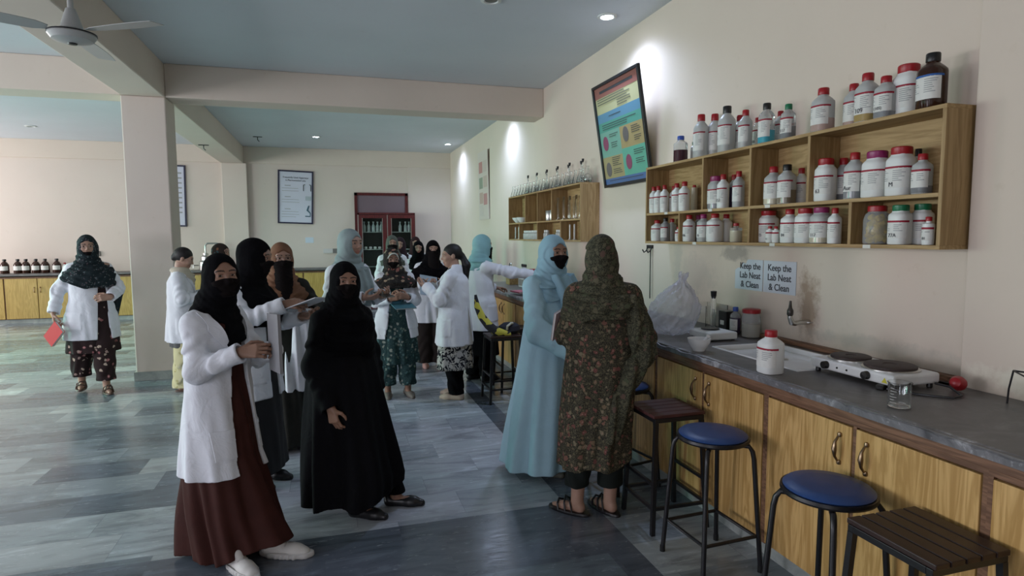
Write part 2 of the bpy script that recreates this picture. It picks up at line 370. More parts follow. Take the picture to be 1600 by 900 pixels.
# tap on wall
tp = empty('tap', (XR, 2.92, 1.08), 0, 'old metal wall tap above the sink with brown stain round it', 'tap')
MB().tube([(0, 0, 0), (-.07, 0, 0), (-.11, 0, -.005)], .014, 12).lathe([(.0, 0), (.03, 0), (.03, .006), (.0, .006)], 16, (-.003, 0, -.003)).obj('body', M_CHROME, tp)
MB().tube([(-.10, 0, -.005), (-.125, 0, .0), (-.14, 0, .03), (-.14, .0, .05)], [.015, .017, .014, .012], 12).obj('spout', M_CHROME, tp)
MB().lathe([(.012, 0), (.018, .01), (.018, .035), (.010, .05), (.006, .09), (.0, .092)], 12, (-.14, 0, .04)).obj('lever', mat('dark metal', (.06, .055, .05), .35, .6), tp)

# ---------------------------------------------------------------- wall shelves
def wall_shelf(y0, y1, ups, los, label, z0=1.53, z1=2.145, zm=1.765):
    e = empty('wall_shelf', (XR, (y0+y1)/2, z0), 0, label, 'shelf'); my = (y0+y1)/2; L = lambda x, y, z: (x-XR, y-my, z-z0)
    xs = 2.498; t = .018
    MB().box(L(XR-.012, y0, z0), L(XR-.002, y1, z1)).obj('back_panel', M_SHELF, e, smooth=0)
    for z in (z0, z1-t): MB().box(L(xs, y0, z), L(XR-.012, y1, z+t)).obj('top_panel' if z > z0 else 'bottom_panel', M_SHELF, e, smooth=0, bevel=.001)
    MB().box(L(xs, y0+t, zm-t/2), L(XR-.012, y1-t, zm+t/2)).obj('shelf_board', M_SHELF, e, smooth=0, bevel=.001)
    for y in (y0, y1-t): MB().box(L(xs, y, z0+t), L(XR-.012, y+t, z1-t)).obj('side_panel', M_SHELFV, e, smooth=0, bevel=.001)
    for y in ups: MB().box(L(xs+.002, y-t/2, zm+t/2), L(XR-.012, y+t/2, z1-t)).obj('divider', M_SHELFV, e, smooth=0, bevel=.001)
    for y in los: MB().box(L(xs+.002, y-t/2, z0+t), L(XR-.012, y+t/2, zm-t/2)).obj('divider', M_SHELFV, e, smooth=0, bevel=.001)
    return e
big = wall_shelf(1.971, 4.51, (3.72, 3.22, 2.74), (4.01, 3.22, 2.45), 'large oak wall shelf of chemical bottles above the sink')
small = wall_shelf(5.868, 8.515, (7.74, 7.25, 6.74), (8.01, 7.25, 6.45), 'farther oak wall shelf of glassware beyond the tilted poster')
ntag = mat('shelf tag', (.66, .66, .60), .7)
for y, z in ((3.62, 1.765), (3.05, 1.765), (4.19, 1.765), (3.8, 1.538), (3.0, 1.538), (2.34, 1.538)):
    MB().box((2.4965-XR, y-.022-3.2405, z-.009-1.53), (2.498-XR, y+.022-3.2405, z+.009-1.53)).obj('number_tag', ntag, big, smooth=0)

# ---------------------------------------------------------------- bottles
def liqmat(n, c): return mat('liquid '+n, c, .12, spec=.5)
LIQ = {'dark': liqmat('dark', (.05, .012, .02)), 'yellow': liqmat('yellow', (.36, .26, .10)), 'cyan': liqmat('cyan', (.05, .33, .42)), 'cream': liqmat('cream', (.52, .48, .36)),
 'grey': liqmat('grey', (.22, .23, .24)), 'violet': liqmat('violet', (.06, .04, .08)), 'pink': liqmat('pink', (.42, .30, .26)), 'gold': liqmat('gold', (.60, .42, .03)), 'taupe': liqmat('taupe', (.20, .17, .12))}
CAPS = {'r': M_RED, 'm': M_MAG, 'k': M_BCAP, 'g': M_GCAP, 'b': M_BLCAP}
M_CLEARP = mat('clear plastic', (.80, .82, .82), .12, trans=.75, ior=1.2)
M_BANDR = mat('red label band', (.30, .01, .03), .6)
M_BANDB = mat('blue label band', (.02, .10, .34), .6)
def arc_mb(r, z0, z1, a0, a1, sq, n=10, off=.0008):
    mb = MB(); vs = []; fs = []
    for i in range(n+1):
        t = a0+(a1-a0)*i/n; ct, st = math.cos(t), math.sin(t); k = (abs(ct)**(2+sq*6)+abs(st)**(2+sq*6))**(-1/(2+sq*6)) if sq else 1
        for z in (z0, z1): vs.append(((r*k+off)*ct, (r*k+off)*st, z))
    for i in range(n): a = 2*i; fs.append((a, a+2, a+3, a+1))
    return mb.add(vs, fs)
def bottle(x, y, z, h, r, body, cap, label, wide=False, liq=None, lab=True, band='r', sq=.35, mark=None, group=None, rz=0, gs=False):
    e = empty('reagent_bottle', (x, y, z), rz, label, 'bottle', group)
    hb = h*(.66 if not wide else .70); hs = h*(.84 if not wide else .84); rn = r*(.42 if not wide else .66); ch = h-hs
    if gs: rn = r*.3
    bm = {'w': M_WHITE, 'f': M_FROST, 'c': M_CLEARP, 'a': M_AMBER, 's': M_GREYP}[body]
    MB().lathe([(r*.5, 0), (r*.93, .001), (r, .006), (r, hb), (r*.97, hb+.008), (rn+(r-rn)*.55, hb+(hs-hb)*.5), (rn*1.06, hs-.006), (rn, hs), (rn, hs+.004)], 28, sq=sq*.0+0).obj('bottle_body', bm, e, smooth=50) if not sq else \
    MB().lathe([(r*.5, 0), (r*.90, .001), (r*.96, .006), (r*.96, hb), (r*.92, hb+.010), (rn+(r-rn)*.5, hb+(hs-hb)*.55), (rn*1.06, hs-.006), (rn, hs), (rn, hs+.004)], 32, sq=0 if r < .03 else sq*.35).obj('bottle_body', bm, e, smooth=50)
    cr = rn*1.22 if not wide else rn*1.12
    c = MB().lathe([(cr*.96, 0), (cr, .003), (cr, ch*.85), (cr*.9, ch-.001), (cr*.2, ch)], 24, (0, 0, hs)); 
    c.obj('cap', CAPS[cap], e, smooth=40)
    rb = r*.96 if sq else r; s2 = 0 if r < .03 else sq*.35
    if liq: MB().lathe([(rb*.9, .002), (rb+.0006, .006), (rb+.0006, h*liq[1])], 28, sq=s2).obj('liquid', LIQ[liq[0]], e, smooth=50)
    if lab:
        z0, z1 = h*.16, h*.56; a0, a1 = PI*.62, PI*1.42
        arc_mb(rb, z0, z1, a0, a1, s2, off=.0014).obj('label', M_PAPER, e)
        if band: arc_mb(rb, z1-.001, z1+.008, PI*.55, PI*1.5, s2, off=.0020).obj('label_band', M_BANDR if band == 'r' else M_BANDB, e)
        p = MB(); k = 0
        for zz in np.arange(z1-.012, z0+.03, -.009):
            k += 1; a = arc_mb(rb, zz-.0016, zz+.0016, PI*1.04, PI*(1.18+.16*random.random()), s2, off=.0020); p.add(a.v, a.f)
            a = arc_mb(rb, zz-.0014, zz+.0014, PI*.72, PI*(.8+.12*random.random()), s2, off=.0020); p.add(a.v, a.f)
        if len(p.v) > 40: p.obj('label_print', M_PRINTG, e, smooth=0)
        if mark:
            text(mark, h*.13 if len(mark) < 4 else h*.10, M_PRINT, e, (-(rb+.003), .0, z0+h*.07), RW, ext=.0004)
    return e
ORD = ['leftmost', 'second', 'third', 'fourth', 'fifth', 'sixth', 'seventh', 'eighth', 'ninth', 'tenth', 'eleventh', 'twelfth', 'thirteenth', 'fourteenth', 'fifteenth', 'sixteenth', 'seventeenth', 'eighteenth', 'nineteenth', 'twentieth', 'twenty-first', 'twenty-second']
BN = {'w': 'white', 'f': 'frosted', 'c': 'clear', 'a': 'dark amber', 's': 'grey'}; CN = {'r': 'red', 'm': 'magenta', 'k': 'black', 'g': 'green', 'b': 'blue'}
ROWN = {'T': 'on top of the large shelf', 'U': "in the large shelf's upper row", 'L': "in the large shelf's lower row"}
# key, y, height, radius, body, cap, back-row, wide, liquid, label, mark
B = [('T', 4.10, .195, .050, 'c', 'b', 0, 0, ('dark', .45), 0, None), ('T', 3.95, .155, .025, 'f', 'g', 1, 0, None, 0, None), ('T', 3.84, .305, .051, 'f', 'r', 0, 0, None, 1, None),
 ('T', 3.70, .305, .049, 'f', 'r', 1, 0, None, 1, None), ('T', 3.55, .305, .054, 'f', 'k', 0, 0, None, 1, None), ('T', 3.43, .247, .040, 'w', 'r', 1, 0, None, 1, None),
 ('T', 3.34, .239, .040, 'f', 'r', 0, 0, None, 1, None), ('T', 3.255, .201, .031, 'c', 'r', 1, 0, ('cream', .18), 1, '101'), ('T', 3.15, .242, .045, 'c', 'k', 0, 0, ('cyan', .32), 1, None),
 ('T', 3.055, .202, .034, 'f', 'r', 1, 0, None, 1, None), ('T', 2.96, .198, .039, 'c', 'g', 0, 0, ('grey', .35), 1, '117'), ('T', 2.72, .234, .055, 'f', 'r', 0, 0, ('pink', .3), 1, None),
 ('T', 2.53, .234, .044, 'f', 'r', 1, 0, ('pink', .25), 1, None), ('T', 2.435, .240, .052, 'f', 'r', 0, 0, ('yellow', .36), 1, '109'), ('T', 2.325, .199, .046, 'f', 'r', 0, 0, ('grey', .15), 1, '(105)'),
 ('T', 2.225, .243, .062, 'w', 'r', 1, 1, None, 1, None), ('T', 2.10, .243, .056, 'a', 'k', 0, 0, None, 1, None),
 ('U', 4.46, .215, .034, 'w', 'r', 0, 0, None, 1, None), ('U', 4.385, .215, .033, 'w', 'r', 0, 0, None, 1, None), ('U', 4.29, .215, .033, 'w', 'r', 0, 0, None, 1, None), ('U', 4.205, .215, .034, 'w', 'r', 1, 0, None, 1, None),
 ('U', 4.12, .215, .036, 'w', 'r', 0, 0, None, 1, None), ('U', 4.02, .220, .040, 'w', 'r', 0, 0, None, 1, None), ('U', 3.93, .20, .026, 'f', 'r', 1, 0, ('cream', .9), 0, None),
 ('U', 3.652, .225, .054, 'f', 'm', 0, 1, ('grey', .3), 1, None), ('U', 3.55, .228, .038, 'w', 'r', 0, 0, None, 1, '153'), ('U', 3.465, .23, .041, 'f', 'r', 1, 0, ('violet', .62), 0, None), ('U', 3.385, .232, .036, 'f', 'r', 0, 0, None, 1, None),
 ('U', 3.08, .228, .050, 'f', 'r', 0, 0, ('cream', .45), 1, None), ('U', 2.965, .228, .048, 'f', 'k', 0, 0, ('taupe', .35), 1, None), ('U', 2.87, .21, .034, 'w', 'r', 1, 0, None, 1, None),
 ('U', 2.68, .228, .052, 'w', 'r', 0, 1, None, 1, '63'), ('U', 2.575, .230, .040, 'f', 'r', 1, 0, ('grey', .3), 1, None), ('U', 2.485, .234, .045, 'f', 'r', 0, 0, ('grey', .38), 1, 'Aur'), ('U', 2.37, .226, .062, 'w', 'm', 0, 1, None, 1, None),
 ('U', 2.235, .228, .060, 'w', 'r', 0, 1, None, 1, 'M'), ('U', 2.155, .222, .028, 'w', 'k', 1, 0, None, 0, None), ('U', 2.11, .180, .039, 'f', 'r', 0, 0, ('grey', .2), 1, None),
 ('L', 4.42, .170, .048, 'w', 'r', 0, 0, None, 1, None), ('L', 4.275, .185, .036, 's', 'k', 0, 0, None, 1, None), ('L', 4.225, .18, .034, 'f', 'r', 1, 0, None, 0, None), ('L', 4.07, .11, .024, 'w', 'r', 0, 0, None, 1, None),
 ('L', 3.955, .196, .044, 'w', 'r', 0, 0, None, 1, '106'), ('L', 3.865, .196, .038, 'f', 'm', 1, 0, None, 1, None), ('L', 3.775, .196, .043, 'f', 'm', 0, 0, None, 1, '16'), ('L', 3.655, .196, .054, 'w', 'r', 0, 0, None, 1, None), ('L', 3.545, .192, .040, 'w', 'r', 1, 0, None, 0, None), ('L', 3.40, .125, .036, 'c', 'r', 0, 0, ('cream', .6), 0, None),
 ('L', 3.135, .198, .062, 'w', 'r', 1, 1, None, 1, '115'), ('L', 3.065, .100, .024, 'w', 'r', 0, 0, None, 1, '52'), ('L', 3.012, .098, .022, 'w', 'r', 0, 0, None, 1, None), ('L', 2.93, .196, .048, 'w', 'r', 0, 0, None, 1, '84'),
 ('L', 2.815, .196, .052, 'w', 'r', 0, 1, None, 1, None), ('L', 2.70, .196, .053, 'f', 'm', 0, 1, ('cream', .25), 1, '117'), ('L', 2.585, .187, .032, 'w', 'r', 0, 0, None, 1, None), ('L', 2.30, .124, .024, 's', 'r', 1, 0, None, 0, None),
 ('L', 2.215, .185, .047, 'w', 'g', 0, 1, None, 1, '77A'), ('L', 2.12, .189, .046, 'w', 'g', 1, 1, None, 1, None), ('L', 2.055, .125, .025, 'w', 'r', 0, 0, None, 1, '81')]
cnt = {}
for (lv, y, h, r, body, cap, back, wide, liq, lab, mark) in B:
    k = cnt.get(lv, 0); cnt[lv] = k+1
    x = 2.498+r+.012 if not back else 2.692-r
    y *= 1.0 if not back else x/2.575
    ex = ' of %s liquid' % liq[0] if liq and liq[0] not in ('cream', 'taupe') else ''
    lb = '%s %s-capped bottle%s, %s from left %s' % (BN[body], CN[cap], ex, ORD[k] if k else 'first', ROWN[lv])
    z = {'T': 2.1455, 'U': 1.7745, 'L': 1.5485}[lv]
    bottle(x, y, z, h, r, body, cap, lb, wide, liq, lab, 'b' if body == 'a' else 'r', .35, mark, 'reagent bottles '+ROWN[lv])
# jar of yellow lumps
j = empty('storage_jar', (2.56, 2.345, 1.5485), 0, 'clear jar of yellow lumps with red lid in the lower row of the large shelf', 'jar')
MB().lathe([(.03, 0), (.05, .002), (.053, .01), (.053, .12), (.046, .145), (.036, .155), (.036, .165)], 26, sq=.15).obj('jar_body', M_CLEARP, j)
MB().lathe([(.04, .158), (.042, .16), (.042, .182), (.038, .186), (.01, .187)], 24).obj('lid', M_RED, j)
lm = MB()
for i in range(75):
    a = random.random()*2*PI; q = .036*math.sqrt(random.random()); zz = .016+random.random()*.115; rr = .010+.007*random.random()
    lm.lathe([(.001, -rr), (rr*.8, -rr*.5), (rr, 0), (rr*.7, rr*.6), (.001, rr)], 7, (q*math.cos(a), q*math.sin(a), zz))
lm.obj('lumps', LIQ['gold'], j)
# ---------------------------------------------------------------- things on the worktop
bottle(2.03, 2.425, ZT+.0008, .21, .056, 'w', 'r', 'large white bottle with red cap standing alone on the worktop by the sink', False, None, True, 'r', .6)
# mortar
mo = empty('mortar', (2.03, 3.02, ZT+.0008), 0, 'white porcelain mortar on the worktop edge in front of the plastic bag', 'mortar')
MB().lathe([(.0, 0), (.034, 0), (.036, .008), (.050, .025), (.062, .05), (.066, .072), (.061, .072), (.055, .05), (.035, .022), (0, .016)], 30).obj('bowl', M_PORC, mo)
MB().tube([(0, -.01, .03), (.01, -.05, .075), (.012, -.072, .095)], [.014, .008, .011], 12).obj('pestle', M_PORC, mo)
# double hot plate
hp = empty('hot_plate', (2.39, 2.185, ZT), 0, 'white double electric hot plate with two dark burners on the worktop', 'hot plate')
MB().box((-.13, -.235, .022), (.13, .235, .070)).obj('casing', mat('white enamel', (.70, .71, .70), .3, var=.08, vscale=12), hp, smooth=0, bevel=.012, seg=3)
for (y, r) in ((.115, .088), (-.10, .105)):
    bn = MB().lathe([(.0, 0), (r+.012, 0), (r+.012, .005), (r+.004, .008), (0, .008)], 40, (.0, y, .070)).obj('burner_ring', M_CHROME, hp)
    MB().lathe([(0, 0), (r, 0), (r, .010), (r*.93, .013), (r*.3, .013), (r*.26, .010), (0, .010)], 40, (.0, y, .076)).obj('burner', mat('cast iron', (.050, .034, .030), .6, .2, var=.3, vscale=20), hp)
for y in (.13, -.10):
    k = MB().lathe([(.0, 0), (.019, 0), (.017, .02), (.0, .022)], 20).obj('knob', M_BCAP, hp, (-.131, y, .047), (0, -PI/2, 0))
for y in (.065, .01): MB().lathe([(0, 0), (.005, 0), (.004, .003), (0, .003)], 12).obj('indicator', M_BCAP, hp, (-.131, y, .045), (0, -PI/2, 0))
MB().add([(-.1308, -.175, .032), (-.1308, -.205, .032), (-.1308, -.19, .056)], [(0, 1, 2)]).obj('warning_sticker', mat('yellow sticker', (.55, .5, .05), .6), hp, smooth=0)
for x in (-.10, .10):
    for y in (-.21, .21): MB().lathe([(.010, 0), (.013, .004), (.011, .024), (0, .024)], 12, (x, y, 0)).obj('foot', M_BCAP, hp)
pc = empty('power_cord', (2.5, 1.9, ZT), 0, 'black power cord with red plug lying behind the hot plate', 'cord')
MB().tube([(-.05, .02, .035), (-.03, -.03, .03), (-.04, -.09, .008), (-.10, -.10, .006), (-.16, -.04, .006), (-.215, .04, .006), (-.23, .09, .008)], .005, 8).obj('cable', M_BLK, pc)
MB().lathe([(0, 0), (.03, 0), (.032, .02), (.02, .045), (.008, .05)], 16).obj('plug', M_RED, pc, (.05, -.01, .032), (0, -1.3, .3))
MB().box((-.028, -.016, 0), (.028, .016, .022)).obj('plug', M_BCAP, pc, (-.235, .115, 0), (0, 0, .5), smooth=0, bevel=.006)
bk = empty('beaker', (2.10, 1.785, ZT+.0008), 0, 'empty clear glass beaker in front of the hot plate', 'beaker')
MB().lathe([(.036, 0), (.0395, .004), (.040, .09), (.0435, .096), (.0425, .097), (.0380, .09), (.0372, .006), (0, .004)], 36).obj('glass', M_GLASS, bk)
g = MB()
for k in range(6): a = arc_mb(.0402, .02+k*.011, .0212+k*.011, PI*.95, PI*(1.08 if k % 2 else 1.15), 0, 4, .0004); g.add(a.v, a.f)
g.obj('scale_marks', M_PAPER, bk, smooth=0)
# tripod stand at the right edge
tr = empty('tripod_stand', (2.52, 1.60, ZT), 0, 'thin black wire tripod stand at the right end of the worktop', 'tripod stand')
MB().tube([(.02, .075, .135), (-.07, -.04, .135), (.07, -.05, .135)], .0035, 8, closed=True).obj('ring', M_BLK, tr)
for x, y in ((.02, .075), (-.07, -.04), (.07, -.05)): MB().tube([(x, y, .135), (x*1.2, y*1.2, .06), (x*1.25, y*1.25, 0)], .0035, 8).obj('leg', M_BLK, tr)
# balance, jar, bottle, black box, cylinder
ba = empty('weighing_scale', (2.36, 3.36, ZT), 0, 'flat white weighing scale with black pan beside the plastic bag', 'scale')
MB().box((-.10, -.12, .008), (.10, .12, .055)).obj('housing', M_WHITE, ba, smooth=0, bevel=.010)
MB().lathe([(0, 0), (.055, 0), (.060, .004), (.055, .008), (0, .008)], 30, (.0, .03, .056)).obj('pan', M_BCAP, ba)
for x in (-.08, .08):
    for y in (-.10, .10): MB().lathe([(0, 0), (.01, 0), (.01, .009), (0, .009)], 10, (x, y, 0)).obj('foot', M_BCAP, ba)
sh = empty('glass_box', (2.60, 3.78, ZT), 0, 'clear glass shield box against the wall behind the plastic bag', 'glass box')
MB().box((-.09, -.12, .002), (-.086, .12, .17)).box((.086, -.12, .002), (.09, .12, .17)).box((-.086, -.12, .002), (.086, -.116, .17)).box((-.086, .116, .002), (.086, .12, .17)).obj('panes', M_GLASS, sh, smooth=0)
sj = empty('storage_jar', (2.62, 3.32, ZT+.0008), 0, 'round clear jar of cream powder with red lid on the worktop under the signs', 'jar')
MB().lathe([(.04, 0), (.056, .004), (.058, .02), (.058, .13), (.050, .155), (.050, .16)], 30).obj('jar_body', M_CLEARP, sj)
MB().lathe([(.05, .004), (.0545, .006), (.0545, .09), (0, .093)], 28).obj('powder', LIQ['cream'], sj)
MB().lathe([(.054, .158), (.057, .160), (.057, .182), (.05, .186), (0, .187)], 28).obj('lid', M_RED, sj)
bottle(2.60, 3.455, ZT+.0008, .185, .034, 'c', 'b', 'small bottle with blue cap and dark liquid beside the red-lidded jar', False, ('violet', .6), True, None, .0)
bx = empty('black_box', (2.62, 3.57, ZT), 0, 'upright black box on the worktop beside the blue-capped bottle', 'box')
MB().box((-.04, -.045, 0), (.04, .045, .145)).obj('case', M_BCAP, bx, smooth=0, bevel=.005)
MB().box((-.042, -.02, .05), (-.0395, .02, .08)).obj('label', M_PAPER, bx, smooth=0)
cy = empty('measuring_cylinder', (2.50, 3.56, ZT), 0, 'clear measuring cylinder with black stopper behind the weighing scale', 'cylinder')
MB().lathe([(.04, 0), (.04, .008), (.018, .014), (.0175, .25), (.020, .255), (.0165, .255), (.0160, .02), (0, .018)], 24).obj('glass', M_GLASS, cy)
MB().lathe([(.012, .235), (.018, .256), (.021, .285), (0, .288)], 20).obj('stopper', M_BCAP, cy)
# plastic bag: crumpled lathe gathered at a knot
def hsh(a, b): return math.sin(a*3.1+b*1.7)+.6*math.sin(a*7.3-b*4.1+1.3)+.4*math.sin(a*13.7+b*9.3+.4)
M_BAG, nt, b_ = newmat('translucent plastic bag')
b_.inputs['Base Color'].default_value = (.72, .72, .80, 1); b_.inputs['Roughness'].default_value = .22; b_.inputs['Alpha'].default_value = .42; b_.inputs['Specular IOR Level'].default_value = .7
vb = coords(nt, (1, 1, 1)); nb = nd(nt, 'TexNoise', Vector=vb, Scale=14., Detail=5., Distortion=2.); bump(nt, b_, nb.outputs[0], .7, .02)
mb = MB(); prof = [(.02, 0), (.10, .003), (.145, .03), (.165, .08), (.165, .14), (.15, .20), (.115, .26), (.07, .31), (.028, .345), (.014, .362), (.020, .375), (.032, .40), (.02, .41)]
P2 = []
for i in range(len(prof)-1):
    for k in range(5): t = k/5; P2.append((prof[i][0]*(1-t)+prof[i+1][0]*t, prof[i][1]*(1-t)+prof[i+1][1]*t))
vs = []; n = 90
for j, (r, z) in enumerate(P2):
    for i in range(n):
        t = 2*PI*i/n; q = 1.02+.045*hsh(t*2, z*16)+.05*math.sin(9*t+z*12)*min(1, (z/.25)**2)
        vs.append((r*q*math.cos(t)*.95+ .10*z, r*q*math.sin(t)*1.05-.28*z+.02, max(0, z+.012*hsh(t*1.5+1, z*15) if z > .02 else z)))
fs = []
for j in range(len(P2)-1):
    for i in range(n): a = j*n+i; c_ = j*n+(i+1) % n; fs.append((a, c_, c_+n, a+n))
mb.add(vs, fs); bag = mb.obj('plastic_bag', M_BAG, None, (2.19, 3.60, ZT+.003), smooth=180)
tag(bag, 'translucent white plastic bag with gathered top standing on the worktop', 'bag')
# paper notices
def notice(y0, y1, z0, z1, label, torn=False):
    e = empty('paper_notice', (XR-.001, (y0+y1)/2, (z0+z1)/2), 0, label, 'notice', 'lab notices taped on the wall'); W_, H_ = y1-y0, z1-z0
    mb = MB(); pts = [(-.003, W_/2, -H_/2), (-.003, -W_/2, -H_/2), (-.003, -W_/2, H_/2)]
    if torn: pts += [(-.003, W_/2-.13, H_/2), (-.003, W_/2-.11, H_/2-.03), (-.003, W_/2-.075, H_/2-.02), (-.003, W_/2-.07, H_/2-.055), (-.003, W_/2-.03, H_/2-.06), (-.003, W_/2, H_/2-.075)]
    else: pts += [(-.003, W_/2, H_/2)]
    n = len(pts); mb.add(pts+[(p[0]+.002, p[1], p[2]) for p in pts], [tuple(range(n)), tuple(range(2*n-1, n-1, -1))]+[((i+1) % n, i, i+n, (i+1) % n+n) for i in range(n)])
    mb.obj('sheet', mat('pale notice paper', (.62, .68, .74), .6, var=.03, vscale=9), e, smooth=0)
    for i, s in enumerate(('Keep the', 'Lab Neat', '& Clean')):
        t = text(s, .060, M_PRINT, e, (-.0045, 0 if not torn else -.015, .057-.062*i), RW, bold=.0006, sx=.95)
    return e
notice(3.035, 3.325, 1.225, 1.43, 'pale notice reading Keep the Lab Neat and Clean, the intact right-hand sheet')
notice(3.333, 3.615, 1.225, 1.43, 'pale notice reading Keep the Lab Neat and Clean, the left-hand sheet with torn corner', True)
# hooks and rod
hk = empty('wall_hook', (XR, 4.80, 1.49), 0, 'black hooks with a thin rod hanging on the wall left of the large shelf', 'hook')
MB().box((-.012, -.05, -.01), (-.001, .05, .02)).obj('plate', M_BLK, hk, smooth=0)
for y in (-.035, .035): MB().tube([(-.01, y, 0), (-.02, y, -.03), (-.045, y, -.045), (-.06, y, -.02)], .006, 8).obj('hook', M_BLK, hk)
MB().tube([(-.02, -.035, -.02), (-.02, -.035, -.45)], .005, 8).obj('rod', M_BLK, hk)

# ---------------------------------------------------------------- glassware on the small shelf
def vflask():
    e = empty('volumetric_flask'); 
    MB().lathe([(.0, 0), (.026, 0), (.034, .012), (.042, .045), (.036, .075), (.014, .105), (.0085, .125), (.0085, .23), (.011, .235), (.0075, .235), (.0070, .12), (.012, .104), (.034, .072), (.039, .045), (.03, .012), (0, .004)], 20).obj('glass', M_GLASS, e)
    MB().lathe([(.006, .225), (.012, .238), (.014, .262), (0, .264)], 12).obj('stopper', M_BCAP, e); return e
def cflask():
    e = empty('conical_flask')
    MB().lathe([(.0, 0), (.040, 0), (.043, .006), (.016, .10), (.014, .14), (.018, .145), (.0125, .145), (.0130, .10), (.039, .008), (0, .004)], 20).obj('glass', M_GLASS, e); return e
def rflask():
    e = empty('round_flask')
    MB().lathe([(.0, 0), (.02, .002), (.042, .022), (.048, .05), (.036, .08), (.014, .098), (.013, .17), (.017, .175), (.0115, .175), (.0118, .095), (.034, .078), (.045, .05), (.04, .024), (0, .006)], 20).obj('glass', M_GLASS, e); return e
def cylin():
    e = empty('measuring_cylinder')
    MB().lathe([(.0, 0), (.03, 0), (.03, .006), (.013, .012), (.0125, .25), (.016, .255), (.0115, .255), (.0110, .02), (0, .016)], 18).obj('glass', M_GLASS, e); return e
def place(proto, used, loc, label, cat, group):
    o = proto if not used else copytree(proto); o.location = loc; tag(o, label, cat, group); return o
fl = vflask(); k = 0
ys = np.linspace(6.05, 8.1, 12)
for i, y in enumerate(ys):
    place(fl, i, (2.66 if i % 2 else 2.60, y, 2.1455), 'clear volumetric flask with black stopper atop the far wall shelf, %s from right' % (ORD[i] if i else 'first'), 'flask', 'stoppered flasks on top of the far wall shelf')
cf = cflask()
for i, y in enumerate(np.linspace(5.98, 8.4, 20)):
    place(cf, i, (2.54, y, 2.1455), 'small conical flask in the front row atop the far shelf, %s from right' % (ORD[i] if i else 'first'), 'flask', 'conical flasks on top of the far wall shelf')
rf = rflask()
for i, y in enumerate((5.94, 6.13)):
    place(rf, i, (2.61+.04*i, y-.0, 2.1455), 'clear round-bottomed flask on the far wall shelf, %s end' % ('nearest the right' if not i else 'second from the right'), 'flask', 'round flasks on top of the far wall shelf')
cyl = cylin()
for i, (x, y) in enumerate([(2.54, 6.62), (2.63, 6.52), (2.54, 6.44), (2.62, 6.34), (2.54, 6.26), (2.62, 6.17), (2.54, 6.08), (2.61, 5.98)]):
    place(cyl, i, (x, y, 1.7745), "tall glass cylinder in the far shelf's right upper compartment, %s from left" % (ORD[i] if i else 'first'), 'cylinder', 'glass cylinders in the far wall shelf')
for i, y in enumerate((8.36, 8.16)):
    b = MB().lathe([(0, 0), (.035, 0), (.045, .01), (.085, .055), (.090, .075), (.085, .075), (.04, .015), (0, .01)], 26).obj('porcelain_bowl', M_PORC, None, (2.60, y, 1.7745))
    tag(b, "white porcelain bowl in the far shelf's upper left compartment, %s one" % ('left' if not i else 'right'), 'bowl', 'porcelain bowls in the far wall shelf')
for i, y in enumerate((7.03, 6.90)):
    b = MB().lathe([(0, 0), (.048, 0), (.050, .004), (.050, .12), (.047, .125), (.0, .126)], 24).obj('metal_can', M_CHROME, None, (2.585, y, 1.7745))
    tag(b, 'shiny metal can in the middle of the far wall shelf, %s of the pair' % ('left' if not i else 'right'), 'can', 'metal cans in the far wall shelf')
for i, (y, z) in enumerate([(8.40, 0), (8.24, 0), (6.33, 0), (6.20, 0), (6.0, 0)]):
    b = empty('glass_burette', (2.57, y, 1.5485), 0, "slim glass tube in the far shelf's lower row, %s from left" % (ORD[i] if i else 'first'), 'glass tube', 'slim glass tubes in the far wall shelf')
    MB().lathe([(.0, 0), (.022, 0), (.022, .006), (.010, .01), (.010, .17), (.0, .172)], 14).obj('glass', mat('milky glass', (.75, .77, .76), .1, trans=.4), b)
k = 0
for y in [7.92, 7.85, 7.78, 7.71, 7.64, 7.57, 7.50, 7.43, 7.36, 7.10, 7.03, 6.68, 6.61, 6.54]:
    k += 1
    e = empty('small_bottle', (2.56, y, 1.5485), 0, "small white-capped bottle in the far shelf's lower row, %s from left" % (ORD[k-1] if k > 1 else 'first'), 'bottle', 'small bottles in the far wall shelf')
    MB().lathe([(0, 0), (.028, 0), (.029, .004), (.029, .075), (.018, .088), (.018, .092)], 16).obj('glass', M_FROST, e); MB().lathe([(.02, 0), (.021, .002), (.021, .024), (0, .026)], 16, (0, 0, .09)).obj('cap', M_WHITE, e)

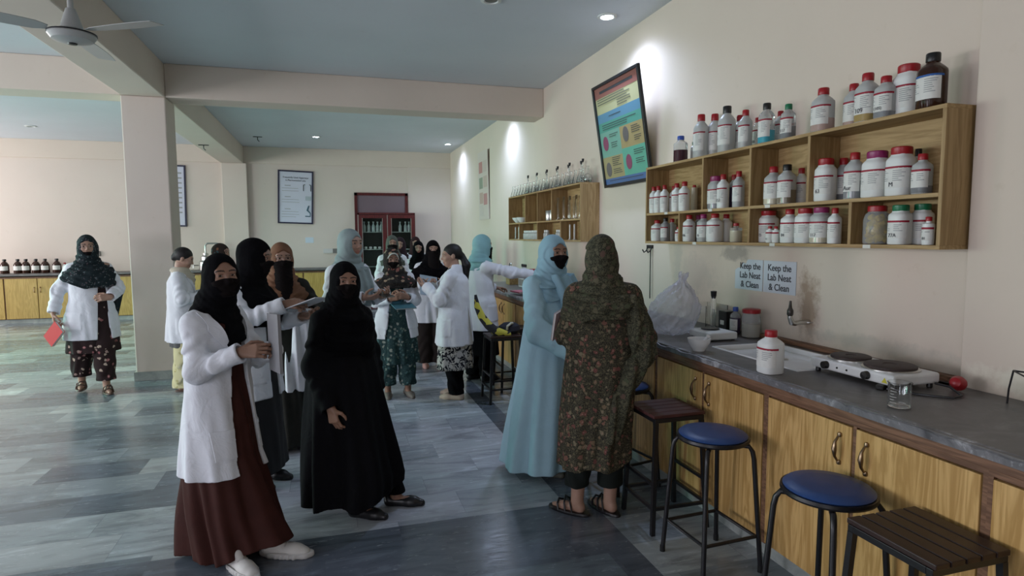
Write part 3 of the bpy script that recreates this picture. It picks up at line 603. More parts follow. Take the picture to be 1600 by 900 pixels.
# ---------------------------------------------------------------- stools
def round_stool(loc, rz, label):
    e = empty('round_stool', loc, rz, label, 'stool', 'round blue stools')
    z = .625
    MB().lathe([(0, 0), (.150, 0), (.166, .006), (.170, .014), (.168, .026), (0, .026)], 48, (0, 0, z-.012)).obj('seat_rim', M_BLK, e)
    MB().lathe([(0, .0), (.156, 0), (.160, .006), (.152, .014), (.10, .020), (0, .022)], 48, (0, 0, z+.012)).obj('seat', M_BLUE, e, smooth=60)
    a = .125; f = .163
    for sx in (1, -1):
        for sy in (1, -1):
            pts = [(sx*.06, sy*.06, z-.022), (sx*a*.93, sy*a*.93, z-.022), (sx*a*1.02, sy*a*1.02, z-.045), (sx*(a+.008), sy*(a+.008), z-.08), (sx*f, sy*f, .012)]
            lg = MB().tube(pts, .0115, 12).obj('leg', M_BLK, e)
            MB().lathe([(0, 0), (.0135, 0), (.0135, .03), (0, .031)], 12, (sx*f, sy*f, 0)).obj('rubber_foot', M_BCAP, lg)
    q = f-.0088-(.17)*(f-a)/(.52)+.0
    for sx, sy, ex, ey, zz in ((1, 1, -1, 1, .17), (-1, 1, -1, -1, .17), (-1, -1, 1, -1, .17), (1, -1, 1, 1, .17)):
        MB().tube([(sx*q*1.03, sy*q*1.03, zz), (ex*q*1.03, ey*q*1.03, zz)], .0085, 10).obj('stretcher', M_BLK, e)
    return e
round_stool((1.745, 2.465, 0), .05, 'blue-topped round stool beside the maroon slatted stool')
round_stool((1.785, 1.795, 0), .12, 'nearest blue-topped round stool, its rim chipped, beside the dark slatted stool')
round_stool((1.775, 3.46, 0), .2, 'blue-topped round stool half hidden behind the woman in the floral kameez')
def slat_stool(loc, rz, label, m, z=.645, w=.30):
    e = empty('slatted_stool', loc, rz, label, 'stool', 'slatted stools')
    sw = w/5
    for i in range(5): MB().box((-w/2+i*sw+.003, -w/2-.006, z-.018), (-w/2+(i+1)*sw-.003, w/2+.006, z)).obj('slat', m, e, smooth=0, bevel=.003)
    h = w/2-.012; fr = MB(); t = .011
    for s in (1, -1): fr.box((-h-t, s*h-t, z-.042), (h+t, s*h+t, z-.0185)); fr.box((s*h-t, -h+t, z-.042), (s*h+t, h-t, z-.0185))
    fr.obj('seat_frame', M_BLK, e, smooth=0, bevel=.002)
    g = h+.028
    for sx in (1, -1):
        for sy in (1, -1):
            lg = MB(); a = (sx*h, sy*h, z-.042); b = (sx*g, sy*g, 0)
            vs = []
            for p, in ((a,), (b,)):
                for dx, dy in ((-t, -t), (t, -t), (t, t), (-t, t)): vs.append((p[0]+dx, p[1]+dy, p[2]))
            lg.add(vs, [(0, 1, 2, 3), (7, 6, 5, 4), (0, 4, 5, 1), (1, 5, 6, 2), (2, 6, 7, 3), (3, 7, 4, 0)]); lg.obj('leg', M_BLK, e, smooth=0)
    def at(zz): return h+(g-h)*(1-zz/(z-.042))
    for zz, ax in ((.14, 0), (.14, 1), (.27, 0)):
        q = at(zz)
        for s in (1, -1):
            a, b = ((-q, s*q, zz), (q, s*q, zz)) if ax == 0 else ((s*q, -q, zz), (s*q, q, zz))
            mbx = MB().box((a[0]-(0 if ax == 0 else .008), a[1]-(.008 if ax == 0 else 0), zz-.008), (b[0]+(0 if ax == 0 else .008), b[1]+(.008 if ax == 0 else 0), zz+.008)); mbx.obj('stretcher', M_BLK, e, smooth=0)
    return e
slat_stool((1.77, 2.94, 0), PI/2, 'maroon slatted square stool beside the woman in the floral kameez', M_SLATR)
slat_stool((1.797, 1.415, 0), 0, 'dark slatted square stool in the bottom right corner, nearest of all', M_SLAT, .645, .305)
slat_stool((1.58, 5.63, 0), PI/2, 'black slatted stool with a yellow and black scarf draped on it', M_SLAT)
slat_stool((1.80, 6.02, 0), PI/2, 'black slatted stool pushed against the far cabinets behind the draped one', M_SLAT)
# draped yellow/black scarf and dark bag on the far stools
M_YB, nt, b_ = newmat('yellow and black scarf')
v_ = coords(nt, (1, 1, 1)); vo = nd(nt, 'TexVoronoi', Vector=v_, Scale=17.)
nt.links.new(ramp(nt, nd(nt, 'SeparateColor', Color=vo.outputs['Color']).outputs[0], [(0, (.012, .012, .015)), (.55, (.50, .46, .06))], 'CONSTANT'), b_.inputs['Base Color']); b_.inputs['Roughness'].default_value = .8
s = MB().tube([(1.335, 5.70, 1.03), (1.345, 5.68, .92), (1.385, 5.66, .82), (1.44, 5.62, .74), (1.50, 5.58, .685), (1.58, 5.56, .66), (1.64, 5.56, .65)], [.012, .030, .038, .042, .045, .036, .03], 14).obj('draped_scarf', M_YB, None)
tag(s, 'yellow and black patterned scarf trailing onto the black slatted stool', 'scarf')
hb = empty('handbag', (1.66, 5.66, .646), .3, 'dark cloth bag with pale strap lying on the black slatted stool', 'bag')
MB().lathe([(.0, 0), (.09, .002), (.12, .03), (.11, .075), (.06, .105), (0, .11)], 22, sy=.7).obj('pouch', mat('dark cloth', (.02, .022, .035), .85, bmp=.4, bscale=30), hb)
MB().tube([(-.07, -.07, .05), (-.075, -.085, .085), (-.03, -.08, .11), (.0, -.06, .105)], .012, 8).obj('strap', mat('pale strap', (.5, .5, .42), .7), hb)
# far end of the worktop
def notebook(loc, rz, w_, h_, t, cover, label, rx=0, name='notebook', cat='notebook', pages=(.72, .72, .70)):
    e = empty(name, loc, 0, label, cat); e.rotation_euler = (rx, 0, rz) if not hasattr(rx, '__len__') else rx
    MB().box((-w_/2+.003, -h_/2+.003, .0015), (w_/2-.003, h_/2-.003, t-.0015)).obj('pages', mat('page edges', pages, .8), e, smooth=0)
    cm = MB().box((-w_/2, -h_/2, 0), (w_/2, h_/2, .0015)).box((-w_/2, -h_/2, t-.0015), (w_/2, h_/2, t)).box((-w_/2, -h_/2, 0), (-w_/2+.002, h_/2, t)); cm.obj('cover', cover, e, smooth=0)
    return e
M_PINK = mat('pink card', (.62, .16, .25), .6); M_PINKL = mat('pale pink card', (.66, .50, .50), .6); M_WCARD = mat('white card', (.68, .69, .72), .6)
notebook((2.12, 6.62, ZT+.001), .3, .20, .28, .02, M_WCARD, 'white notebook at the bottom of the pile on the far worktop')
notebook((2.10, 6.60, ZT+.022), .1, .20, .27, .015, M_PINK, 'pink notebook on top of the pile on the far worktop')
tr_ = empty('test_tube_rack', (2.42, 7.55, ZT), 0, 'rack of pipettes and tubes on the far worktop under the small shelf', 'rack')
MB().box((-.04, -.12, 0), (.04, .12, .012)).box((-.04, -.12, .10), (.04, .12, .11)).box((-.04, -.12, 0), (.04, -.112, .11)).box((-.04, .112, 0), (.04, .12, .11)).obj('frame', M_WHITE, tr_, smooth=0)
for i in range(4):
    t_ = MB().lathe([(.0, .012), (.009, .02), (.009, .26), (0, .262)], 10, (0, -.08+.052*i, 0)).obj('tube', M_FROST, tr_); MB().lathe([(.011, .26), (.013, .29), (0, .30)], 10, (0, -.08+.052*i, 0)).obj('tube_cap', M_BCAP, t_)
gt = empty('gooseneck_tap', (2.45, 8.2, ZT), 0, 'curved metal gooseneck tap at the far end of the worktop', 'tap')
MB().tube([(0, 0, 0), (0, 0, .22)]+[(0, .06-.06*math.cos(t), .22+.06*math.sin(t)) for t in np.linspace(.2, PI, 9)]+[(0, .12, .17)], .009, 10).obj('neck', M_CHROME, gt)
MB().lathe([(0, 0), (.025, 0), (.02, .02), (0, .02)], 14).obj('base', M_CHROME, gt)
rb = empty('reagent_bottle', (2.34, 6.95, ZT+.0008), 0, 'bright red capped bottle on the far worktop behind the pale blue robe', 'bottle')
MB().lathe([(0, 0), (.05, .0), (.052, .005), (.052, .17), (.03, .21), (.03, .215)], 24).obj('bottle_body', M_WHITE, rb); MB().lathe([(.04, 0), (.045, .003), (.042, .05), (0, .055)], 24, (0, 0, .214)).obj('cap', mat('bright red plastic', (.5, .01, .02), .4), rb)
bt = empty('wooden_box', (2.45, 8.0, ZT+.001), 0, 'pale wooden box with dark rim on the far worktop', 'box')
MB().box((-.12, -.09, 0), (.12, .09, .10)).obj('case', M_SHELF, bt, smooth=0); MB().box((-.125, -.095, .10), (.125, .095, .12)).obj('lid', M_BCAP, bt, smooth=0)

# ---------------------------------------------------------------- posters
def rail(mb, W_, H_, t, d):
    mb.box((-W_/2, -d, -H_/2), (W_/2, 0, -H_/2+t)).box((-W_/2, -d, H_/2-t), (W_/2, 0, H_/2)).box((-W_/2, -d, -H_/2+t), (-W_/2+t, 0, H_/2-t)).box((W_/2-t, -d, -H_/2+t), (W_/2, 0, H_/2-t)); return mb
# local frame: x across, z up, -y out of the wall
pf = empty('framed_poster', (2.612, 5.175, 2.555), 0, 'large tilted poster of coloured panels in a black frame between the wall shelves', 'poster')
pf.rotation_euler = (0.155, 0, -PI/2)
PW, PH = .93, .98
rail(MB(), PW, PH, .028, .03).obj('frame', M_BLK, pf, smooth=0, bevel=.003)
MB().box((-PW/2+.02, -.012, -PH/2+.02), (PW/2-.02, 0, PH/2-.02)).obj('sheet', mat('poster cream', (.52, .50, .28), .35), pf, smooth=0)
def panel(parent, x0, x1, z0, z1, col, nm, y=-.0128, h=1):
    MB().box((x0, y-.0008*h, z0), (x1, y, z1)).obj('colour_panel', mat(nm, col, .35), parent, smooth=0)
iw = PW/2-.028; ih = PH/2-.028
panel(pf, -iw, iw, ih-.10, ih, (0.320, 0.125, 0.103), 'poster brick red')
panel(pf, -iw, iw, .13, .215, (0.118, 0.275, 0.395), 'poster blue')
panel(pf, -iw, iw, .04, .13, (0.095, 0.335, 0.260), 'poster green')
panel(pf, -iw, -.02, -.20, .04, (0.185, 0.395, 0.305), 'poster mint'); panel(pf, -.02, iw, -.16, .04, (0.395, 0.305, 0.140), 'poster ochre')
panel(pf, -.02, iw, -ih+.055, -.16, (0.125, 0.410, 0.290), 'poster jade'); panel(pf, -iw, -.02, -ih+.055, -.20, (0.380, 0.320, 0.155), 'poster sand')
panel(pf, -iw, iw, -ih, -ih+.055, (0.080, 0.155, 0.335), 'poster navy')
for x, z, c, nm in ((-.33, -.07, (0.260, 0.065, 0.125), 'poster crimson'), (.09, -.04, (0.140, 0.125, 0.118), 'poster slate'), (-.33, -.32, (0.140, 0.125, 0.118), 'poster slate'), (.09, -.29, (0.260, 0.065, 0.125), 'poster crimson')):
    MB().lathe([(0, 0), (.055, 0), (.055, .002), (0, .002)], 30, sy=1.25).obj('emblem', mat(nm, c, .35), pf, (x, -.0136, z), (PI/2, 0, 0))
tl = MB(); rr = random.Random(3)
def lines(x0, x1, z, n, dz, h=.006):
    for i in range(n): tl.box((x0, -.0150, z-i*dz), (x0+(x1-x0)*rr.uniform(.6, 1), -.0137, z-i*dz+h))
lines(-.40, .40, .345, 3, .022); lines(.0, .3, .28, 3, .022); lines(-.2, .2, .17, 1, .02); lines(-.36, .36, .10, 3, .02)
lines(-.24, -.06, .0, 2, .02); lines(-.22, -.08, -.08, 3, .02); lines(.2, .38, .01, 4, .018); lines(.24, .38, -.08, 3, .018)
lines(-.24, -.05, -.22, 5, .018); lines(-.24, -.05, -.33, 3, .018); lines(.2, .4, -.2, 3, .018); lines(.22, .38, -.28, 3, .018); lines(-.35, .35, -ih+.03, 1, .02)
tl.box((-.33, -.015, ih-.062), (.33, -.0137, ih-.038))
tl.obj('small_print', M_PRINT, pf, smooth=0)
# thin pinkish chart farther along the wall
p2 = empty('wall_chart', (XR-.02, 10.76, 2.5), 0, 'narrow unframed chart with pink squares on the far right wall', 'chart'); p2.rotation_euler = (0.02, 0, -PI/2)
MB().box((-.36, -.012, -.61), (.36, 0, .61)).obj('sheet', mat('chart paper', (.66, .58, .52), .5), p2, smooth=0)
for i, (x, z, c) in enumerate([(-.15, .33, (.52, .26, .24)), (.15, .33, (.6, .5, .45)), (-.15, .05, (.30, .34, .26)), (.16, .06, (.56, .44, .38)), (-.15, -.22, (.55, .4, .34)), (.15, -.25, (.52, .27, .26)), (-.15, -.45, (.62, .55, .5))]):
    MB().box((x-.13, -.014, z-.1), (x+.13, -.0122, z+.1)).obj('picture', mat('chart colour %d' % i, c, .5), p2, smooth=0)
# back wall framed sheets
def wall_frame(x0, x1, z0, z1, label, roll=0, y=YB):
    e = empty('framed_poster', ((x0+x1)/2, y-.002, (z0+z1)/2), 0, label, 'poster'); e.rotation_euler = (.0, roll, 0); W_, H_ = x1-x0, z1-z0
    rail(MB(), W_, H_, .03, .03).obj('frame', mat('navy frame', (.02, .02, .05), .4), e, smooth=0)
    MB().box((-W_/2+.02, -.014, -H_/2+.02), (W_/2-.02, 0, H_/2-.02)).obj('sheet', mat('pale lilac paper', (.62, .64, .74), .35), e, smooth=0)
    return e
e = wall_frame(-1.035, -.315, 1.875, 3.01, 'black framed white poster titled Frequently Used Apparatus on the back wall', .035)
for i, s in enumerate(('Frequently Used Apparatus', 'in Pharmaceutical Labs')): text(s, .052 if not i else .05, M_PRINT, e, (0, -.016, .42-.062*i), (PI/2, 0, 0), bold=.0005, sx=.90)
tl = MB(); rr = random.Random(5)
for z0 in (.24, .0, -.26):
    tl.box((-.22, -.0155, z0), (-.10, -.0142, z0+.014))
    for i in range(1, 4 if z0 < -.2 else 3): tl.box((-.28, -.0155, z0-.055*i), (-.28+.36*rr.uniform(.8, 1), -.0142, z0-.055*i+.008))
tl.obj('small_print', M_PRINTG, e, smooth=0)
ap = MB().tube([(.16, -.016, .14), (.16, -.016, .27), (.19, -.016, .28)], .009, 6).tube([(.31, -.016, .14), (.31, -.016, .27), (.28, -.016, .28)], .009, 6); ap.obj('picture', M_BLK, e)
MB().box((.20, -.0155, -.06), (.32, -.0142, .03)).obj('picture', mat('print grey', (.42, .48, .52), .5), e, smooth=0)
MB().tube([(.20, -.017, -.40), (.30, -.017, -.40), (.30, -.017, -.33), (.24, -.017, -.27), (.27, -.017, -.17)], [.012, .012, .012, .02, .014], 6).obj('picture', mat('print teal', (.03, .10, .14), .5), e)
e = wall_frame(-3.55, -2.80, 1.82, 3.07, 'black framed sheet on the back wall beside the column', .02)
tl = MB()
for i in range(9): tl.box((-.28, -.0155, .45-.1*i), (.30, -.0142, .46-.1*i+.02))
tl.obj('small_print', M_PRINTG, e, smooth=0)
pn = MB().box((-.085, -.003, -.06), (.085, 0, .06)).obj('paper_notice', mat('bluish paper', (.60, .68, .76), .6), None, (-.42, YB-.001, 1.52), smooth=0); tag(pn, 'small blank pale paper taped to the back wall below the framed poster', 'notice')
def switch(x, z, label, col=(.62, .62, .62)):
    e = empty('switch_board', (x, YB-.001, z), 0, label, 'switch board'); MB().box((-.2, -.03, -.05), (0, 0, .05)).obj('blank_plate', mat('ivory plate', (.62, .6, .58), .5), e, smooth=0, bevel=.003); MB().box((0, -.03, -.05), (.2, 0, .05)).obj('socket_plate', mat('grey plate', (.18, .17, .16), .5), e, smooth=0, bevel=.003)
switch(.06, 1.28, 'low grey and ivory switch board on the back wall beside the glass cabinet')
switch(-4.60, 1.28, 'grey and ivory switch board on the left part of the back wall')

# ---------------------------------------------------------------- back counter
def back_cab(x0, x1, label):
    e = empty('base_cabinet', ((x0+x1)/2, 13.43, 0), 0, label, 'cabinet', 'yellow base cabinets along the back wall'); w_ = (x1-x0)/2
    MB().box((-w_, .02, .08), (w_, .43, .87)).obj('body', M_TRIM, e, smooth=0)
    MB().box((-w_, .05, 0), (w_, .07, .08)).obj('toe_kick', M_SKIRT, e, smooth=0)
    for a, b, hx_ in ((-w_+.012, -.006, -.05), (.006, w_-.012, .05)):
        d = MB().box((a, 0, .09), (b, .019, .84)).obj('door', M_OLIVE, e, smooth=0, bevel=.002)
        MB().tube([(hx_, .0, .68), (hx_, -.025, .66), (hx_, -.025, .60), (hx_, .0, .58)], .007, 6).obj('handle', M_BRASS, d)
xs_ = [-7.9, -6.85, -5.80, -4.75, -3.70, -2.65, -1.60, -.55, .50]
nm = ['far left', 'left', 'left-middle', 'middle', 'right-middle', 'right', 'next to the pilaster', 'beside the glass cabinet']
desc = ['yellow base cabinet on the back wall at the far left edge', 'yellow base cabinet on the back wall below the leftmost dark bottles', 'yellow base cabinet on the back wall below the dark bottles', 'yellow base cabinet behind the walking woman in the dark shawl', 'yellow base cabinet on the back wall just left of the column', 'yellow base cabinet on the back wall below the metal still', 'yellow base cabinet on the back wall below the framed apparatus poster', 'yellow base cabinet on the back wall left of the glass cabinet']
for i in range(8): back_cab(xs_[i], xs_[i+1], desc[i])
tag(MB().box((-7.95, 13.40, .89), (.52, YB-.145 if False else 13.875, .93)).obj('worktop', M_COUNTER, None, smooth=0, bevel=.004), 'dark marble worktop running along the back wall', 'worktop')
k = 0
for x, kind in [(-5.87, 'a'), (-5.66, 'a'), (-5.53, 'a'), (-5.37, 'a'), (-5.22, 'a'), (-5.03, 'a'), (-4.90, 'w'), (-4.78, 'w')]:
    k += 1; lb = ('dark amber bottle with white label on the back worktop, %s from the left' if kind == 'a' else 'white bottle with red cap on the back worktop, %s from the left') % (ORD[k-1] if k > 1 else 'first')
    h = .27 if kind == 'a' else .19
    e = empty('reagent_bottle', (x, 13.68, .9305), 0, lb, 'bottle', 'bottles on the back worktop')
    r = .07 if kind == 'a' else .045
    MB().lathe([(0, 0), (r*.95, 0), (r, .006), (r, h*.6), (r*.6, h*.78), (r*.3, h*.84), (r*.3, h*.88)], 20).obj('bottle_body', M_AMBER if kind == 'a' else M_WHITE, e)
    MB().lathe([(r*.42, 0), (r*.44, .002), (r*.42, h*.14), (0, h*.145)], 16, (0, 0, h*.86)).obj('cap', M_BCAP if kind == 'a' else M_RED, e)
    if kind == 'a': arc_mb(r, h*.22, h*.52, PI*1.15, PI*1.85, 0).obj('label', M_PAPER, e)
ds = empty('water_still', (-2.42, 13.62, .9305), 0, 'shiny metal water still on the back worktop beside the column', 'still')
MB().lathe([(0, 0), (.13, 0), (.13, .16), (.09, .20), (.09, .27), (.05, .30), (.05, .34), (0, .35)], 24).obj('boiler', M_CHROME, ds)
MB().lathe([(0, 0), (.07, 0), (.075, .10), (.05, .14), (.05, .42), (.06, .44), (0, .45)], 20, (.26, .02, 0)).obj('condenser', M_CHROME, ds)
MB().tube([(0, 0, .34), (0, 0, .50), (.04, 0, .54), (.22, .01, .54), (.26, .02, .50), (.26, .02, .43)], .018, 10).obj('pipe', M_CHROME, ds)
MB().tube([(-.13, -.05, .1), (-.22, -.08, .1), (-.22, -.08, .05)], .012, 8).obj('outlet', M_CHROME, ds)

# ---------------------------------------------------------------- glass cabinet
gc = empty('glass_cabinet', (1.215, 13.62, 0), 0, 'tall maroon cabinet with two glazed doors against the back wall', 'cabinet')
W2 = .62; D2 = .34
MB().box((-W2, .02, 0), (-W2+.03, D2, 2.10)).box((W2-.03, .02, 0), (W2, D2, 2.10)).box((-W2, .02, 2.07), (W2, D2, 2.11)).box((-W2, .02, 0), (W2, D2, .08)).box((-.02, .02, .08), (.02, D2, 2.07)).obj('carcass', M_MAROON, gc, smooth=0)
MB().box((-W2+.03, D2-.02, .08), (W2-.03, D2-.005, 2.07)).obj('back_panel', mat('dark cabinet inside', (.045, .05, .045), .6), gc, smooth=0)
M_SHG = mat('greenish shelf', (.42, .48, .44), .4)
for z in (.5, .92, 1.30, 1.68): MB().box((-W2+.03, .04, z), (-.02, D2-.02, z+.012)).box((.02, .04, z), (W2-.03, D2-.02, z+.012)).obj('shelf', M_SHG, gc, smooth=0)
for s, a, b in ((0, -W2+.004, -.006), (1, .006, W2-.004)):
    d = MB(); t = .085; d.box((a, 0, .09), (a+t, .019, 2.06)).box((b-t, 0, .09), (b, .019, 2.06)).box((a+t, 0, 1.99), (b-t, .019, 2.06)).box((a+t, 0, .09), (b-t, .019, .20))
    d = d.obj('door', M_MAROON, gc, smooth=0)
    MB().box((a+t, .006, .20), (b-t, .010, 1.99)).obj('door_glass', mat('door glazing', (.9, .95, .93), .02, trans=1, ior=1.1), d, smooth=0)
    MB().box((a+t, -.003, .20), (a+t+.012, 0, 1.99)).box((b-t-.012, -.003, .20), (b-t, 0, 1.99)).box((a-.004, -.004, .09), (a+.012, 0, 2.06)).obj('metal_strip', M_CHROME, d, smooth=0)
M_VIAL = mat('pale vial glass', (.45, .52, .52), .15, spec=.8)
k = 0
for x in (1.215-.48, 1.215-.38, 1.215-.28, 1.215-.19, 1.215-.11, 1.215+.30, 1.215+.42, 1.215+.50):
    k += 1; o = MB().lathe([(0, 0), (.036, 0), (.038, .005), (.036, .13), (.014, .17), (.014, .20), (.020, .202), (.020, .225), (0, .226)], 14).obj('small_bottle', M_VIAL, None, (x, 13.78, 1.6925)); tag(o, 'pale glass bottle on the upper shelf in the maroon cabinet, %s from left' % (ORD[k-1] if k > 1 else 'first'), 'bottle', 'bottles inside the maroon cabinet')
k = 0
for x in (.76, .86, .96, 1.06):
    k += 1; o = MB().lathe([(0, 0), (.02, 0), (.036, .03), (.030, .055), (.0, .06)], 12).obj('small_pot', M_PORC, None, (x, 13.76, 1.3125)); tag(o, 'tiny pale pot on the middle shelf in the maroon cabinet, %s from left' % (ORD[k-1] if k > 1 else 'first'), 'pot', 'tiny pots inside the maroon cabinet')

# ---------------------------------------------------------------- ceiling things
def downlight(x, y, on, label, power=40, size=1.7, blend=.8):
    e = empty('ceiling_downlight', (x, y, ZC), 0, label, 'ceiling light')
    MB().lathe([(.055, -.001), (.085, -.001), (.085, -.010), (.058, -.014), (.055, -.004)], 32).obj('trim_ring', M_WHITE, e)
    lm_ = mat('lit lamp', (1, 1, 1), .5, emit=(.80, .88, 1), estr=22) if on else mat('unlit lamp', (.08, .08, .08), .3)
    MB().lathe([(0, -.002), (.054, -.002), (.048, -.008), (0, -.010)], 24).obj('lamp', lm_, e)
    if on:
        l = bpy.data.lights.new('downlight', 'SPOT'); l.energy = power; l.spot_size = size; l.spot_blend = blend; l.color = (.58, .70, 1); l.shadow_soft_size = .08
        o = bpy.data.objects.new('downlight', l); SC.collection.objects.link(o); o.location = (x, y, ZC-.03); o.rotation_euler = (0, 0, 0)
downlight(2.36, 4.98, True, 'lit ceiling downlight above the tilted poster', 95, 2.5, 1.)
downlight(2.40, 12.6, True, 'lit ceiling downlight in the far right corner', 85, 2.6, 1.)
downlight(-.19, 12.3, True, 'lit ceiling downlight in front of the back wall', 35, 2.2)
downlight(2.40, 9.0, True, 'lit ceiling downlight hidden behind the cross beam', 85, 2.5, 1.)
downlight(1.30, 4.90, False, 'unlit round ceiling downlight cut by the top edge of the photo')
downlight(-4.80, 12.4, False, 'unlit round ceiling downlight over the left part of the room')
for x, y, lb in ((-1.25, 12.6, 'small black ceiling hook beside the beam end'), ):
    o = MB().tube([(-.08, 0, -.004), (.08, 0, -.004)], .008, 6).tube([(0, 0, 0), (.0, 0, -.06), (.03, 0, -.09)], .008, 6).obj('ceiling_hook', M_BLK, None, (x, y, ZC-.002)); tag(o, lb, 'hook')
o = MB().tube([(-.08, 0, -.004), (.08, 0, -.004)], .008, 6).tube([(0, 0, 0), (.0, 0, -.06), (.03, 0, -.09)], .008, 6).obj('ceiling_hook', M_BLK, None, (-1.96, 11.3, ZB-.002)); tag(o, 'small black hook under the far beam beyond the column', 'hook')
fn = empty('ceiling_fan', (-1.43, 4.32, ZC), 0, 'grey ceiling fan hanging in the top left corner', 'fan')
M_FAN = mat('grey fan enamel', (.42, .43, .42), .35)
MB().tube([(0, 0, 0), (0, 0, -.56)], .016, 12).obj('rod', M_FAN, fn)
MB().lathe([(.0, -.05), (.055, -.05), (.05, -.02), (.02, 0), (0, 0)], 24).obj('canopy', M_FAN, fn)
MB().lathe([(.0, -.74), (.05, -.738), (.105, -.722), (.125, -.695), (.122, -.680), (.06, -.655), (.045, -.60), (.025, -.54), (0, -.53)], 36).obj('motor', M_FAN, fn)
MB().lathe([(.120, -.688), (.127, -.688), (.127, -.680), (.120, -.680)], 36).obj('motor_band', M_BLK, fn)
MB().lathe([(0, -.748), (.022, -.746), (.026, -.738), (0, -.736)], 20).obj('motor_cap', M_BLK, fn)
for i in range(3):
    a = -.52+i*2*PI/3; mb = MB(); ca, sa = math.cos(a), math.sin(a); vs = []
    for j in range(9):
        r = .12+.48*j/8; hw = .045+.02*math.sin(PI*j/9)+(.0 if j else -.02); tw = .18-.08*j/8
        for s_, zz in ((-1, 0), (1, 0), (1, .004), (-1, .004)): vs.append((r*ca-s_*hw*sa, r*sa+s_*hw*ca, -.672+s_*hw*math.sin(tw)+zz))
    fs = []
    for j in range(8):
        for q in range(4): fs.append((j*4+q, j*4+(q+1) % 4, j*4+4+(q+1) % 4, j*4+4+q))
    fs += [(3, 2, 1, 0), (32, 33, 34, 35)]
    mb.add(vs, fs).obj('blade', M_FAN, fn, smooth=30)
